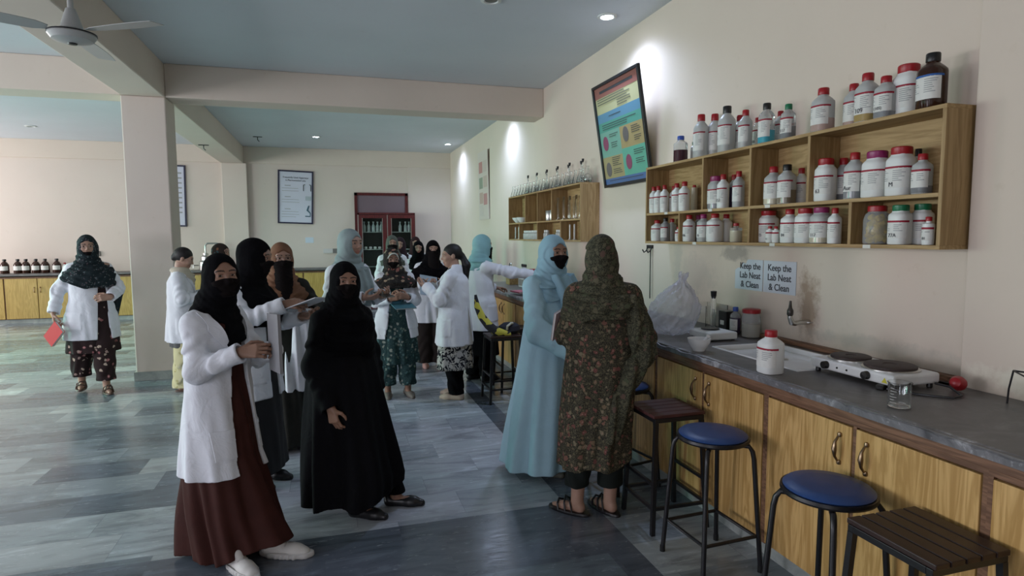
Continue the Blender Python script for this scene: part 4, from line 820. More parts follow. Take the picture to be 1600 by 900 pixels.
# ================================================================ people: surfaces grown from distance fields
V3 = lambda *a: np.array(a if len(a) > 1 else a[0], np.float32)
def unit(v): v = np.asarray(v, float); return v/np.linalg.norm(v)
def axis_pts(lo, hi, h, fine):
    pts = []; x = lo
    while x < hi:
        pts.append(x); hh = h
        for a, b, f in fine:
            if x >= a-h*.5 and x < b: hh = min(hh, f)
        x += hh
    pts.append(x); return np.array(pts, np.float32)
class Field:
    def __init__(s, lo, hi, h, fine=()):
        s.ax = [axis_pts(lo[i], hi[i], h, [(c[i]-r[i], c[i]+r[i], f) for c, r, f in fine]) for i in range(3)]
        s.D = np.full([len(a) for a in s.ax], .5, np.float32); s.h = h
    def _sub(s, lo, hi):
        sl = []; cs = []
        for i in range(3):
            a = int(np.searchsorted(s.ax[i], lo[i])); b = int(np.searchsorted(s.ax[i], hi[i]))
            a = max(a-1, 0); b = min(b+1, len(s.ax[i])); sl.append(slice(a, b)); sh = [1, 1, 1]; sh[i] = -1; cs.append(s.ax[i][a:b].reshape(sh))
        return tuple(sl), cs
    def add(s, prim, k=.02):
        lo, hi, fn = prim; m = .02+k*1.2+s.h
        sl, cs = s._sub(np.asarray(lo)-m, np.asarray(hi)+m)
        if min(s.D[sl].shape) == 0: return s
        d = fn(*cs); a = s.D[sl]
        if k > 0:
            h = np.maximum(k-np.abs(a-d), 0)/k; s.D[sl] = np.minimum(a, d)-h*h*k*.25
        else: s.D[sl] = np.minimum(a, d)
        return s
    def cut(s, prim, k=.0):
        lo, hi, fn = prim; m = .02+k*1.2+s.h
        sl, cs = s._sub(np.asarray(lo)-m, np.asarray(hi)+m)
        if min(s.D[sl].shape) == 0: return s
        d = -fn(*cs); a = s.D[sl]
        if k > 0:
            h = np.maximum(k-np.abs(a-d), 0)/k; s.D[sl] = np.maximum(a, d)+h*h*k*.25
        else: s.D[sl] = np.maximum(a, d)
        return s
    def warp(s, lo, hi, fn):
        sl, cs = s._sub(lo, hi); s.D[sl] = s.D[sl]+fn(*cs); return s
    def mesh(s, name, mats, parent, colour=None):
        D = s.D; D[0] = D[-1] = .1; D[:, 0] = D[:, -1] = .1; D[:, :, 0] = D[:, :, -1] = .1
        neg = D < 0; n = D.shape
        cnt = np.zeros((n[0]-1, n[1]-1, n[2]-1), np.uint8)
        for i in (0, 1):
            for j in (0, 1):
                for k in (0, 1): cnt += neg[i:n[0]-1+i, j:n[1]-1+j, k:n[2]-1+k]
        act = (cnt > 0) & (cnt < 8); I, J, K = np.nonzero(act); nv = len(I)
        idx = np.full(act.shape, -1, np.int64); idx[I, J, K] = np.arange(nv)
        P = np.zeros((nv, 3)); C = np.zeros(nv)
        cr = {}
        for i in (0, 1):
            for j in (0, 1):
                for k in (0, 1): cr[i, j, k] = (D[I+i, J+j, K+k], s.ax[0][I+i], s.ax[1][J+j], s.ax[2][K+k])
        for c in cr:
            for a in range(3):
                if c[a] == 0:
                    c2 = list(c); c2[a] = 1; A = cr[c]; B = cr[tuple(c2)]
                    m = (A[0] < 0) != (B[0] < 0); t = np.where(m, A[0]/np.where(m, A[0]-B[0], 1), 0)
                    for q in range(3): P[:, q] += np.where(m, A[1+q]+(B[1+q]-A[1+q])*t, 0)
                    C += m
        P /= C[:, None]
        F = []
        for a in range(3):
            b, c = (a+1) % 3, (a+2) % 3
            s0 = [slice(None)]*3; s1 = [slice(None)]*3; s0[a] = slice(0, -1); s1[a] = slice(1, None)
            for q in (b, c): s0[q] = slice(1, -1); s1[q] = slice(1, -1)
            A = neg[tuple(s0)]; B = neg[tuple(s1)]; e = np.argwhere(A != B)
            if not len(e): continue
            fl = A[tuple(e.T)]; e = e.copy(); e[:, b] += 1; e[:, c] += 1
            def g(db, dc):
                x = e.copy(); x[:, b] -= db; x[:, c] -= dc; return idx[x[:, 0], x[:, 1], x[:, 2]]
            q = np.stack([g(1, 1), g(0, 1), g(0, 0), g(1, 0)], 1); q[~fl] = q[~fl][:, ::-1]; F.append(q)
        F = np.concatenate(F).astype(np.int32)
        me = bpy.data.meshes.new(name); me.vertices.add(nv); me.vertices.foreach_set('co', P.astype(np.float32).ravel())
        me.loops.add(F.size); me.loops.foreach_set('vertex_index', F.ravel()); me.polygons.add(len(F))
        me.polygons.foreach_set('loop_start', np.arange(0, F.size, 4, dtype=np.int32)); me.polygons.foreach_set('loop_total', np.full(len(F), 4, np.int32))
        me.update(calc_edges=True); me.validate()
        for m in (mats if isinstance(mats, (list, tuple)) else [mats]): me.materials.append(m)
        if colour is not None:
            at = me.color_attributes.new('tone', 'FLOAT_COLOR', 'POINT'); cc = np.ones((nv, 4), np.float32); cc[:, :3] = colour(P); at.data.foreach_set('color', cc.ravel())
        me.shade_smooth()
        o = bpy.data.objects.new(name, me); SC.collection.objects.link(o); o.parent = parent
        return o
# ---- primitives: (lo, hi, distance function)
def cone(a, b, r1, r2):
    a = V3(a); b = V3(b); ba = b-a; L2 = float(ba@ba)+1e-9
    def f(X, Y, Z):
        t = np.clip(((X-a[0])*ba[0]+(Y-a[1])*ba[1]+(Z-a[2])*ba[2])/L2, 0, 1)
        return np.sqrt((X-a[0]-ba[0]*t)**2+(Y-a[1]-ba[1]*t)**2+(Z-a[2]-ba[2]*t)**2)-(r1+(r2-r1)*t)
    r = max(r1, r2); return np.minimum(a, b)-r, np.maximum(a, b)+r, f
def ell(c, r, R=None):
    c = V3(c); r = V3(r)
    def f(X, Y, Z):
        x, y, z = X-c[0], Y-c[1], Z-c[2]
        if R is not None: x, y, z = (R[0][0]*x+R[1][0]*y+R[2][0]*z, R[0][1]*x+R[1][1]*y+R[2][1]*z, R[0][2]*x+R[1][2]*y+R[2][2]*z)
        k0 = np.sqrt((x/r[0])**2+(y/r[1])**2+(z/r[2])**2); k1 = np.sqrt((x/r[0]**2)**2+(y/r[1]**2)**2+(z/r[2]**2)**2)+1e-6
        return k0*(k0-1)/k1
    m = float(max(r)) if R is not None else r; return c-m, c+m, f
def loft(tb, fold=None, top=.0, sq=2.0):
    tb = np.array(sorted(tb), np.float32); z = tb[:, 0]
    def f(X, Y, Z):
        cx, cy, rx, ry = [np.interp(Z.ravel(), z, tb[:, i]).reshape(Z.shape).astype(np.float32) for i in (1, 2, 3, 4)]
        x = (X-cx); y = (Y-cy)
        k0 = np.sqrt((x/rx)**2+(y/ry)**2) if sq == 2 else (np.abs(x/rx)**sq+np.abs(y/ry)**sq)**(1/sq)
        k1 = np.sqrt((x/rx**2)**2+(y/ry**2)**2)+1e-4
        d = k0*(k0-1)/k1 if sq == 2 else (k0-1)*np.minimum(rx, ry)
        if fold: d = d-fold(np.arctan2(y, x), Z, x, y)
        return np.maximum(d, np.maximum(Z-z[-1], z[0]-Z))
    lo = (float((tb[:, 1]-tb[:, 3]).min())-.03, float((tb[:, 2]-tb[:, 4]).min())-.03, float(z[0])); hi = (float((tb[:, 1]+tb[:, 3]).max())+.03, float((tb[:, 2]+tb[:, 4]).max())+.03, float(z[-1]))
    return lo, hi, f
def warpprim(p, g):      # add a displacement g(X,Y,Z) to a primitive
    lo, hi, f = p; return lo, hi, (lambda X, Y, Z: f(X, Y, Z)+g(X, Y, Z))
def inframe(O, R, p):    # primitive given in a rotated frame (columns of R are its axes)
    lo, hi, f = p; O = V3(O); c = (np.asarray(lo)+np.asarray(hi))/2; e = (np.asarray(hi)-np.asarray(lo))/2
    cw = O+R@c; ew = np.abs(R)@e
    def g(X, Y, Z):
        x, y, z = X-O[0], Y-O[1], Z-O[2]
        return f(R[0, 0]*x+R[1, 0]*y+R[2, 0]*z, R[0, 1]*x+R[1, 1]*y+R[2, 1]*z, R[0, 2]*x+R[1, 2]*y+R[2, 2]*z)
    return cw-ew, cw+ew, g
def cnoise(X, Y, Z, s, amp, seed=0, st=(1, 1, 1)):
    x, y, z = X/s*st[0]+seed, Y/s*st[1]-seed*.7, Z/s*st[2]+seed*.3
    return amp*(np.sin(1.0*x+.6*y+1.7*np.sin(.5*z+y*.4))*np.cos(.8*y-.5*x+.7*z)+.5*np.sin(2.1*x-1.3*y+.9*z+1.1*np.sin(x))*np.cos(1.7*z+.4*x+y))
def rotm(yaw, pitch=0, roll=0):   # head frame: -y is where the face looks; yaw>0 turns towards +x
    a = Matrix.Rotation(yaw, 3, 'Z') @ Matrix.Rotation(pitch, 3, 'X') @ Matrix.Rotation(roll, 3, 'Y'); return np.array(a, np.float32)

# ---- head in its own frame (metres, adult woman, face towards -y)
def head_prims():
    A = [(ell((0, .012, .018), (.071, .091, .087)), .0), (ell((0, -.030, -.030), (.055, .058, .080)), .03), (ell((0, -.052, -.086), (.028, .028, .024)), .03),
         (cone((-.036, -.066, .020), (.036, -.066, .020), .016, .016), .02), (ell((-.036, -.060, -.028), (.022, .022, .022)), .02), (ell((.036, -.060, -.028), (.022, .022, .022)), .02),
         (cone((0, -.082, .006), (0, -.101, -.028), .006, .0085), .010), (ell((-.010, -.092, -.034), (.008, .009, .007)), .005), (ell((.010, -.092, -.034), (.008, .009, .007)), .005)]
    return A
def head_sdf(X, Y, Z, off=0.):
    d = None
    for p, k in head_prims()[:6]:
        e = p[2](X, Y, Z)
        if d is None: d = e
        else:
            h = np.maximum(k-np.abs(d-e), 0)/k; d = np.minimum(d, e)-h*h*k*.25
    return d-off
def smin(a, b, k): h = np.maximum(k-np.abs(a-b), 0)/k; return np.minimum(a, b)-h*h*k*.25

def hand_prims(w, d, n, side, curl=.5, spread=1., thumb=.5, sc=1., curls=None):
    """wrist w, finger direction d, palm facing n, side +1 = left hand, -1 = right hand"""
    w = np.asarray(w, float); d = unit(d); n = np.asarray(n, float); n = unit(n-d*(n@d)); t = np.cross(d, n)*(-1 if side > 0 else 1)
    P = []; K = []
    for i, o in enumerate((.027, .009, -.009, -.027)):
        kn = w+(d*(.082-.004*abs(i-1))+t*o)*sc
        P.append((cone(w+t*o*.55*sc-n*.001, kn, .013*sc, .0105*sc), .014))
        L = [(.041, .024, .020), (.045, .028, .021), (.042, .026, .020), (.033, .020, .018)][i]
        ang = 0; p = kn; dr = unit(d+t*(o*3.2*spread))
        for j, l in enumerate(L):
            cu = (curls[i] if curls else curl)*(.75+.35*j)*(1+.08*i); ang += cu; q = p+(dr*math.cos(ang)+n*math.sin(ang))*l*sc
            P.append((cone(p, q, (.0088-.0008*j)*sc, (.0082-.0010*j)*sc), .003)); p = q
    b = w+(d*.022+t*.020)*sc; m = b+unit(d*.55+t*.75+n*(.25+.5*thumb))*.042*sc; e = m+unit(d*.85+t*(.45-.5*thumb)+n*(.3+.5*thumb))*.030*sc; g = e+unit(d*.9+t*(.2-.6*thumb)+n*.5)*.024*sc
    P += [(cone(b, m, .0145*sc, .0105*sc), .012), (cone(m, e, .0100*sc, .0088*sc), .004), (cone(e, g, .0088*sc, .0070*sc), .003)]
    return P

def skinmat(name, col):
    m, nt, b = newmat(name)
    at = nt.nodes.new('ShaderNodeAttribute'); at.attribute_name = 'tone'
    c = mixc(nt, 1., col, at.outputs['Color'], 'MULTIPLY')
    n = nd(nt, 'TexNoise', Vector=coords(nt), Scale=45., Detail=4.)
    c = mixc(nt, .25, c, ramp(nt, n.outputs[0], [(.3, (.8, .72, .68)), (.7, (1, 1, 1))]), 'MULTIPLY')
    nt.links.new(c, b.inputs['Base Color']); b.inputs['Roughness'].default_value = .5; b.inputs['Subsurface Weight'].default_value = .08; b.inputs['Subsurface Radius'].default_value = (.02, .008, .004)
    return m
SKIN = skinmat('skin', (.31, .175, .118)); SKIN2 = skinmat('lighter skin', (.42, .255, .185))
def fabric(name, col, rough=.85, wscale=900, bmp=.12, sheen=.0, var=.06, spec=.2):
    m, nt, b = newmat(name); v = coords(nt)
    n = nd(nt, 'TexNoise', Vector=v, Scale=14., Detail=5.); n2 = nd(nt, 'TexNoise', Vector=v, Scale=380., Detail=2.)
    nt.links.new(ramp(nt, n.outputs[0], [(.3, [x*(1-var) for x in col]), (.7, col)]), b.inputs['Base Color'])
    b.inputs['Roughness'].default_value = rough; b.inputs['Specular IOR Level'].default_value = spec; b.inputs['Sheen Weight'].default_value = sheen
    n3 = nd(nt, 'TexNoise', Vector=v, Scale=9., Detail=3., Distortion=1.5)
    bump(nt, b, mth(nt, 'ADD', mth(nt, 'MULTIPLY', n2.outputs[0], .12), mth(nt, 'MULTIPLY', n3.outputs[0], 5.)), bmp, .004); return m
def floral(name, base, cols, scale=22., dens=.5, leaf=None, lsc=3.2, eye=True):
    m, nt, b = newmat(name); v = coords(nt)
    ds = nd(nt, 'TexNoise', Vector=v, Scale=scale*1.2, Detail=2.)
    vv = nd(nt, 'VectorMath', _operation='MULTIPLY_ADD'); nt.links.new(ds.outputs['Color'], vv.inputs[0]); vv.inputs[1].default_value = (.035, .035, .035); nt.links.new(v, vv.inputs[2])
    c = base
    if leaf is not None:
        vl = nd(nt, 'TexNoise', Vector=v, Scale=scale*lsc, Detail=2., Distortion=2.5)
        c = mixc(nt, ramp(nt, vl.outputs[0], [(.50, 0), (.53, 1), (.60, 1), (.63, 0)]), base, leaf)
        vk = nd(nt, 'TexVoronoi', Vector=vv.outputs[0], Scale=scale*1.7); sp2 = nd(nt, 'SeparateColor', Color=vk.outputs['Color'])
        pet = mth(nt, 'MULTIPLY', mth(nt, 'LESS_THAN', vk.outputs['Distance'], .34), mth(nt, 'GREATER_THAN', sp2.outputs[1], .45)); c = mixc(nt, pet, c, leaf)
    vo = nd(nt, 'TexVoronoi', Vector=vv.outputs[0], Scale=scale); sp = nd(nt, 'SeparateColor', Color=vo.outputs['Color'])
    d = vo.outputs['Distance']
    fc = ramp(nt, sp.outputs[0], [(i/len(cols), x) for i, x in enumerate(cols)], 'CONSTANT')
    if eye: fc = mixc(nt, mth(nt, 'LESS_THAN', d, .13), fc, [min(1, x*1.5+.05) for x in cols[0]])
    msk = mth(nt, 'MULTIPLY', mth(nt, 'LESS_THAN', d, .40), mth(nt, 'GREATER_THAN', sp.outputs[1], 1-dens))
    c = mixc(nt, msk, c, fc)
    nt.links.new(c, b.inputs['Base Color']); b.inputs['Roughness'].default_value = .85; b.inputs['Specular IOR Level'].default_value = .15
    bump(nt, b, ds.outputs[0], .15, .004)
    return m
COAT = fabric('white coat cotton', (.76, .78, .83), .8, bmp=.35, var=.04); BLACKC = fabric('black cloth', (.004, .004, .005), .95, bmp=.3, spec=.08); BLACK2 = fabric('black crepe', (.0045, .0045, .006), .85, bmp=.3, spec=.10)
MASKM = fabric('black mask cloth', (.010, .008, .008), .95, bmp=.1, spec=.08)
EYEW = mat('eye white', (.55, .52, .50), .2); EYEI = mat('dark iris', (.022, .012, .008), .1)
HAIR = mat('black hair', (.010, .008, .008), .55, var=.3, vscale=40, bmp=.4, bscale=90)
WIRE = mat('thin spectacle frame', (.25, .22, .2), .3, .8)
def eyes(root, O, R, look=0, openz=1.):
    for s in (-1, 1):
        mb = MB(); prof = [(.0001, -.0122)]+[(.0122*math.sin(a), -.0122*math.cos(a)) for a in np.linspace(.25, PI-.25, 9)]
        mb.lathe(prof+[(.0001, .0122)], 18); mb.m = [1 if i >= 18*8 else 0 for i in range(len(mb.f))]; mb.m[-1] = 1
        c = V3(O)+R@V3(s*.0305, -.0725, .001)
        o = mb.obj('eye', [EYEW, EYEI], root, smooth=180); dr = Vector((R@V3(look, -1, 0)).tolist()); o.rotation_mode = 'QUATERNION'; o.rotation_quaternion = dr.to_track_quat('Z', 'Y'); o.location = c.tolist()
def glasses(root, O, R):
    mb = MB(); tf = lambda p: (V3(O)+R@V3(p)).tolist()
    for s in (-1, 1):
        mb.tube([tf((s*.031+.021*math.cos(a), -.100+.004*abs(math.cos(a)), .0+.017*math.sin(a))) for a in np.linspace(0, 2*PI, 20)[:-1]], .0014, 6, closed=True)
        mb.tube([tf((s*.052, -.096, .004)), tf((s*.070, -.03, .006)), tf((s*.072, .0, .0))], .0014, 6)
    mb.tube([tf((-.010, -.102, .003)), tf((0, -.106, .006)), tf((.010, -.102, .003))], .0014, 6)
    mb.obj('spectacles', WIRE, root)

class Person:
    """local frame: feet at the origin, facing -y, the person's left is +x"""
    def __init__(s, label, loc, theta, scale, near=1., skin=None, sh=(.148, 1.30), head=(0, -.02, 1.50), hr=(0, 0, 0), group=None, face=True, look=0, seed=0, lean=(0, 0)):
        s.root = empty('person', loc, theta, label, 'person', group); s.root.scale = (scale,)*3
        s.near = near; s.skin = skin or SKIN; s.HO = V3(head); s.HR = rotm(*hr); s.seed = seed; s.lean = lean
        s.S = {-1: V3(-sh[0], .01, sh[1]), 1: V3(sh[0], .01, sh[1])}; s.arms = {}; s.feet = {}; s.face = face; s.look = look
    def arm(s, side, E, Wr, d, n, **k): s.arms[side] = (V3(E), V3(Wr), d, n, k)
    def foot(s, side, pos, ang=0., knee=None, hip=None, lift=0.): s.feet[side] = (V3(pos), ang, knee, hip, lift)
    def body(s, ankle_r=.034):
        nr = s.near; fine = [(tuple(s.HO), (.10, .13, .15), .0042*nr)]
        for sd, (E, Wr, d, n, k) in s.arms.items(): fine.append((tuple(Wr+unit(d)*.08), (.11, .11, .11), .0046*nr))
        lo = np.array([-.32, -.3, -.01]); hi = np.array([.32, .25, 1.66])
        for sd, (E, Wr, d, n, k) in s.arms.items():
            for q in (E, Wr, Wr+unit(d)*.2): lo = np.minimum(lo, q-.1); hi = np.maximum(hi, q+.1)
        for sd, ft in s.feet.items(): lo = np.minimum(lo, ft[0]-.3); hi = np.maximum(hi, ft[0]+.3)
        lo[2] = -.01; hi[2] = 1.68
        F = Field(lo, hi, .013, fine); lx, ly = s.lean
        F.add(cone((0, .0, .90), (lx*.6, ly*.6, 1.10), .115, .10), 0).add(cone((lx*.6, ly*.6, 1.10), (lx, ly, 1.26), .10, .095), .05)
        for q in (-1, 1): F.add(cone((lx, ly+.01, 1.28), s.S[q]+V3(0, 0, -.02), .06, .042), .04)
        F.add(cone((lx, ly+.012, 1.27), s.HO+s.HR@V3(0, .02, -.07), .056, .050), .03)
        for sd, (E, Wr, d, n, k) in s.arms.items():
            F.add(cone(s.S[sd]+V3(0, 0, -.02), E, .042, .036), .02).add(cone(E, Wr, .036, .024), .02)
            for p, kk in hand_prims(Wr, d, n, sd, **k): F.add(p, kk)
        for sd, (fp, an, knee, hip, lift) in s.feet.items():
            hp = V3(sd*.085, 0, .88) if hip is None else V3(hip); kn = V3(fp[0]*.5+hp[0]*.5, fp[1]*.5-.03, .47) if knee is None else V3(knee)
            ak = fp+V3(0, 0, .075+lift); F.add(cone(hp, kn, .075, .052), .03).add(cone(kn, ak, .050, ankle_r), .02)
            fd = V3(math.sin(an), -math.cos(an), 0); F.add(cone(ak-fd*.02-V3(0, 0, .035), ak+fd*.10-V3(0, 0, .045), .030, .024), .02).add(cone(ak+fd*.08-V3(0, 0, .048), ak+fd*.155-V3(0, 0, .055), .024, .013), .02)
        H = s.HR; O = s.HO
        for p, k in head_prims(): F.add(inframe(O, H, p), k)
        for q in (-1, 1):
            F.cut(inframe(O, H, ell((q*.031, -.098, .001), (.019, .018, .011))), .008)
            F.add(inframe(O, H, ell((q*.0305, -.0735, .001), (.0150, .0135, .0135))), .004)
            F.cut(inframe(O, H, ell((q*.0305, -.089, -.0005), (.0140, .013, .0050))), .0015)
        F.add(inframe(O, H, cone((-.017, -.083, -.060), (.017, -.083, -.060), .0055, .0055)), .004).add(inframe(O, H, cone((-.012, -.083, -.069), (.012, -.083, -.069), .0065, .0065)), .004)
        F.cut(inframe(O, H, cone((-.019, -.092, -.0645), (.019, -.092, -.0645), .0022, .0022)), .002)
        for q in (-1, 1): F.add(inframe(O, H, ell((q*.073, .008, -.012), (.010, .018, .030))), .008)
        def col(P):
            Q = (P-O)@H; c = np.ones((len(P), 3)); x, y, z = np.abs(Q[:, 0]), Q[:, 1], Q[:, 2]
            f = (y < -.045)
            lips = f & (x < .024) & (np.abs(z+.0645) < .0105*(1-(x/.026)**2)+.001); c[lips] = (.82, .50, .50)
            bz = .0235-.004*((x-.030)/.02)**2+.001; br = f & (x > .010) & (x < .052) & (np.abs(z-bz) < .0038); c[br] = (.10, .09, .09)
            ln = f & (np.abs(x-.0305) < .017) & (np.abs(z-.001) > .0048) & (np.abs(z-.001) < .0085*(1-.5*((x-.0305)/.017)**2)); c[ln] = (.42, .36, .34)
            return c
        s.b = F.mesh('body', s.skin, s.root, col)
        if s.face: eyes(s.root, O, H, s.look)
        return s
    # ---- clothes
    def field(s, lo, hi, h=None): return Field(lo, hi, (h or .0085)*s.near)
    def sleeves(s, F, r=(.060, .056, .050), cut=.0, k=.035, stop=.0, sides=(-1, 1), bell=0):
        sd0 = s.seed
        for sd in sides:
            if sd not in s.arms: continue
            E, Wr, d, n, kk = s.arms[sd]; ax = unit(Wr-E); C = Wr-ax*stop
            c1 = cone(s.S[sd]+V3(0, 0, -.035), E, r[0], r[1]); c2 = cone(E, C+ax*.02, r[1], r[2]+bell)
            def f(X, Y, Z, c1=c1, c2=c2, C=C, ax=ax, E=E, sd=sd):
                d_ = smin(c1[2](X, Y, Z), c2[2](X, Y, Z), .03)
                L = np.sqrt((X-E[0])**2+(Y-E[1])**2+(Z-E[2])**2)
                C_ = np.clip(np.sqrt((X-C[0])**2+(Y-C[1])**2+(Z-C[2])**2)/.09, 0, 1); d_ = d_+C_*(.0080*np.sin(L*78+3*np.sin(X*21+sd0)+2*np.sin(Y*18+Z*11))*np.exp(-(L/.17)**2)+cnoise(X, Y, Z, .030, .0034, sd0+sd))
                return np.maximum(d_, (X-C[0])*ax[0]+(Y-C[1])*ax[1]+(Z-C[2])*ax[2])
            F.add((np.minimum(c1[0], c2[0]), np.maximum(c1[1], c2[1]), f), k)
            q = r[2]+bell-.012; F.cut(cone(C-ax*.002, C+ax*.05, q, q), .0)
        return F
    def yoke(s, F, r=.046, r2=.052):
        r = min(r, .050); r2 = min(r2, .056)
        lx, ly = s.lean
        for q in (-1, 1): F.add(cone((lx, ly+.012, 1.335), s.S[q]+V3(-q*.008, .0, -.035), r, r2), .04)
        return F
    def box(s, z0, z1=1.5, ex=.12):
        pts = [s.S[1], s.S[-1]]+[p for a in s.arms.values() for p in (a[0], a[1])]; pts = np.array(pts)
        return np.minimum(pts.min(0)-ex, [-.36, -.30, z0]), np.maximum(pts.max(0)+ex, [.36, .30, z1])
    def patch(s, on, name, m, grid, off=.004, th=.004, fr=-1):
        '''a thin flap lying on a garment: grid[i][j] = (x, z); found by shooting along y onto the garment'''
        from mathutils.bvhtree import BVHTree
        if not hasattr(s, 'bv') or s.bv[0] is not on:
            s.bv = (on, BVHTree.FromPolygons([tuple(v.co) for v in on.data.vertices], [tuple(p.vertices) for p in on.data.polygons]))
        rows = []
        for r in grid:
            ys = []
            for (x, z) in r:
                h = s.bv[1].ray_cast(Vector((x, fr*.6, z)), Vector((0, -fr, 0))); ys.append(h[0].y if h[0] is not None else None)
            ok = [y for y in ys if y is not None]
            if not ok: return None
            for j in range(len(ys)-1, -1, -1):
                if ys[j] is None: ys[j] = ys[j+1] if j+1 < len(ys) and ys[j+1] is not None else ok[-1]
                if j+1 < len(ys) and (ys[j]-ys[j+1])*(-fr) > .018: ys[j] = ys[j+1]
            rows.append(ys)
        md = float(np.median(np.array(rows))); prev = None
        for ys in rows:
            for j in range(len(ys)):
                if ys[j]*(-fr) < md*(-fr)-.055: ys[j] = prev[j] if prev else md
            prev = ys
        n = len(grid); k = len(grid[0]); vs = []
        for dd in (off, off-th):
            for i in range(n):
                for j in range(k): vs.append((grid[i][j][0], rows[i][j]+fr*dd, grid[i][j][1]))
        N = n*k; fs = []
        for i in range(n-1):
            for j in range(k-1): a = i*k+j; fs += [(a, a+1, a+k+1, a+k), (N+a, N+a+k, N+a+k+1, N+a+1)]
        bd = [j for j in range(k)]+[i*k+k-1 for i in range(1, n)]+[(n-1)*k+j for j in range(k-2, -1, -1)]+[i*k for i in range(n-2, 0, -1)]
        for a, b in zip(bd, bd[1:]+bd[:1]): fs.append((a, N+a, N+b, b))
        return MB().add(vs, fs).obj(name, m, on, smooth=40)
    def trims(s, o, opening, ox, skew, vneck, hem, m=None, pockets=True, back=False):
        m = m or COAT
        ed = lambda z: (opening+np.clip((z-1.12)/.24, 0, 1)*vneck*.4) if z > 1.12 else opening
        for q in (-1, 1):
            g = []
            for t in np.linspace(0, 1, 12):
                z = 1.06+.255*t; w_ = .004+.062*min(1, t/.62)*(1 if t < .66 else (.55 if t < .72 else .80)); x0 = ox+skew*(1.2-z)+q*(ed(z)+.002)
                g.append([(x0+q*w_*u, z+.014*u*(1 if t > .1 else 0)) for u in np.linspace(0, 1, 5)])
            s.patch(o, 'lapel', m, g, .009, .005)
            if pockets:
                xs = np.linspace(.085, .175, 6); zs = np.linspace(hem+.10, hem+.25, 6)
                s.patch(o, 'pocket', m, [[(q*x, z) for x in xs] for z in zs], .005, .004)
                s.patch(o, 'pocket_hem', m, [[(q*x, z) for x in xs] for z in (hem+.232, hem+.252)], .008, .004)
    def coat(s, hem=.55, opening=.05, ox=.0, w=(.205, .150), name='lab_coat', m=None, waist=.175, off=(0, 0), vneck=.16, folds=.010, tbl=None, sleeves=(.060, .056, .050), skew=0, pocket=True, lapel=True, ovar=.0, stop=0):
        lo, hi = s.box(hem-.03); lo[2] = hem-.03; F = s.field(lo, hi); lx, ly = s.lean; sd = s.seed
        tb = tbl or [(hem, off[0], off[1], w[0]+.02, w[1]+.012), (hem+.18, off[0]*.6, off[1]*.6, w[0], w[1]), (.93, lx*.3, ly*.3, waist+.005, w[1]-.018), (1.08, lx*.6, ly*.6, waist, w[1]-.025), (1.22, lx, ly, .158, w[1]-.030), (1.30, lx, ly, .132, .092), (1.355, lx, ly+.01, .09, .075), (1.385, lx, ly+.012, .068, .066)]
        def fold(t, Z, x, y):
            a = np.clip((1.05-Z)/.45, 0, 1); return folds*a*np.sin(5*t+sd+2*np.sin(2*t+sd)+Z*3)+.005*np.sin(11*t+Z*9+sd)*(.4+a)+.0025*np.sin(Z*46+3*np.sin(3*t+sd))*np.exp(-((Z-1.02)/.15)**2)
        F.add(loft(tb, fold), 0)
        for (l_, h_, f_) in getattr(s, 'ip', []):
            F.add((np.array([l_[0]-.02, l_[1]-.02, max(l_[2], hem)]), np.array([h_[0]+.02, h_[1]+.02, min(h_[2], 1.28)]), lambda X, Y, Z, f_=f_: np.maximum(f_(X, Y, Z)-.013, np.maximum(hem-Z, Z-1.28))), .015)
        s.yoke(F); s.sleeves(F, sleeves, stop=stop)
        if opening is not None:   # open front: the two fronts part and the inner garment shows
            def g(X, Y, Z):
                cx = ox+skew*(1.2-Z); ww = np.where(Z < 1.12, opening+ovar*(1.12-Z), opening+np.clip((Z-1.12)/.24, 0, 1)*vneck*.4); return np.maximum(np.abs(X-cx)-ww, np.maximum(Y-(.0+ly*0), -1))
            F.cut((np.array([-.3, -.4, hem-.05]), np.array([.3, .02, 1.40]), g))
        if False:
            def lp(X, Y, Z):
                a = np.abs(X-ox-skew*(1.2-Z)); e = opening+.002 if opening is not None else .0
                inn = (Z > 1.10) & (Z < 1.40) & (Y < .03) & (a < e+.018+np.clip((Z-1.10)/.18, 0, 1)*.045) ; return np.where(inn, -.009, 0).astype(np.float32)+0*X*Y
            F.warp((-.2, -.35, 1.09), (.2, .05, 1.42), lp)
        if pocket and s.near > .9:
            def pk(X, Y, Z):
                a = (Z > hem+.10) & (Z < hem+.27) & (np.abs(X) > .085) & (np.abs(X) < .30) & (Y < .045); b_ = (Z > hem+.262) & (Z < hem+.275) & (np.abs(X) > .085) & (Y < .045); return np.where(a, -.007, 0)+np.where(b_, .004, 0).astype(np.float32)
            F.warp((-.30, -.30, hem+.08), (.30, .06, hem+.29), pk)
        o = F.mesh(name, m or COAT, s.root)
        if lapel and opening is not None: s.trims(o, opening, ox, skew, vneck, hem, m, s.near <= .9)
        return o
    def inner(s, hem=.40, m=None, name='kameez', w=(.190, .135), top=1.33, flare=0, off=(0, 0), folds=.008, nf=6, bottom=None, tbl=None, cutf=None):
        lx, ly = s.lean; sd = s.seed
        tb = tbl or [(hem, off[0], off[1], w[0]+flare, w[1]+flare*.6), (.80, 0, 0, w[0]-.012, w[1]), (.95, lx*.3, ly*.3, .165, w[1]-.018), (1.10, lx*.6, ly*.6, .162, w[1]-.022), (1.24, lx, ly, .145, w[1]-.030), (1.31, lx, ly, .105, .078), (top+.03, lx, ly+.01, .06, .06)]
        z = [r[0] for r in tb]; F = s.field((min(r[1]-r[3] for r in tb)-.05, min(r[2]-r[4] for r in tb)-.05, min(z)-.02), (max(r[1]+r[3] for r in tb)+.05, max(r[2]+r[4] for r in tb)+.05, max(z)+.03))
        z0 = min(z)
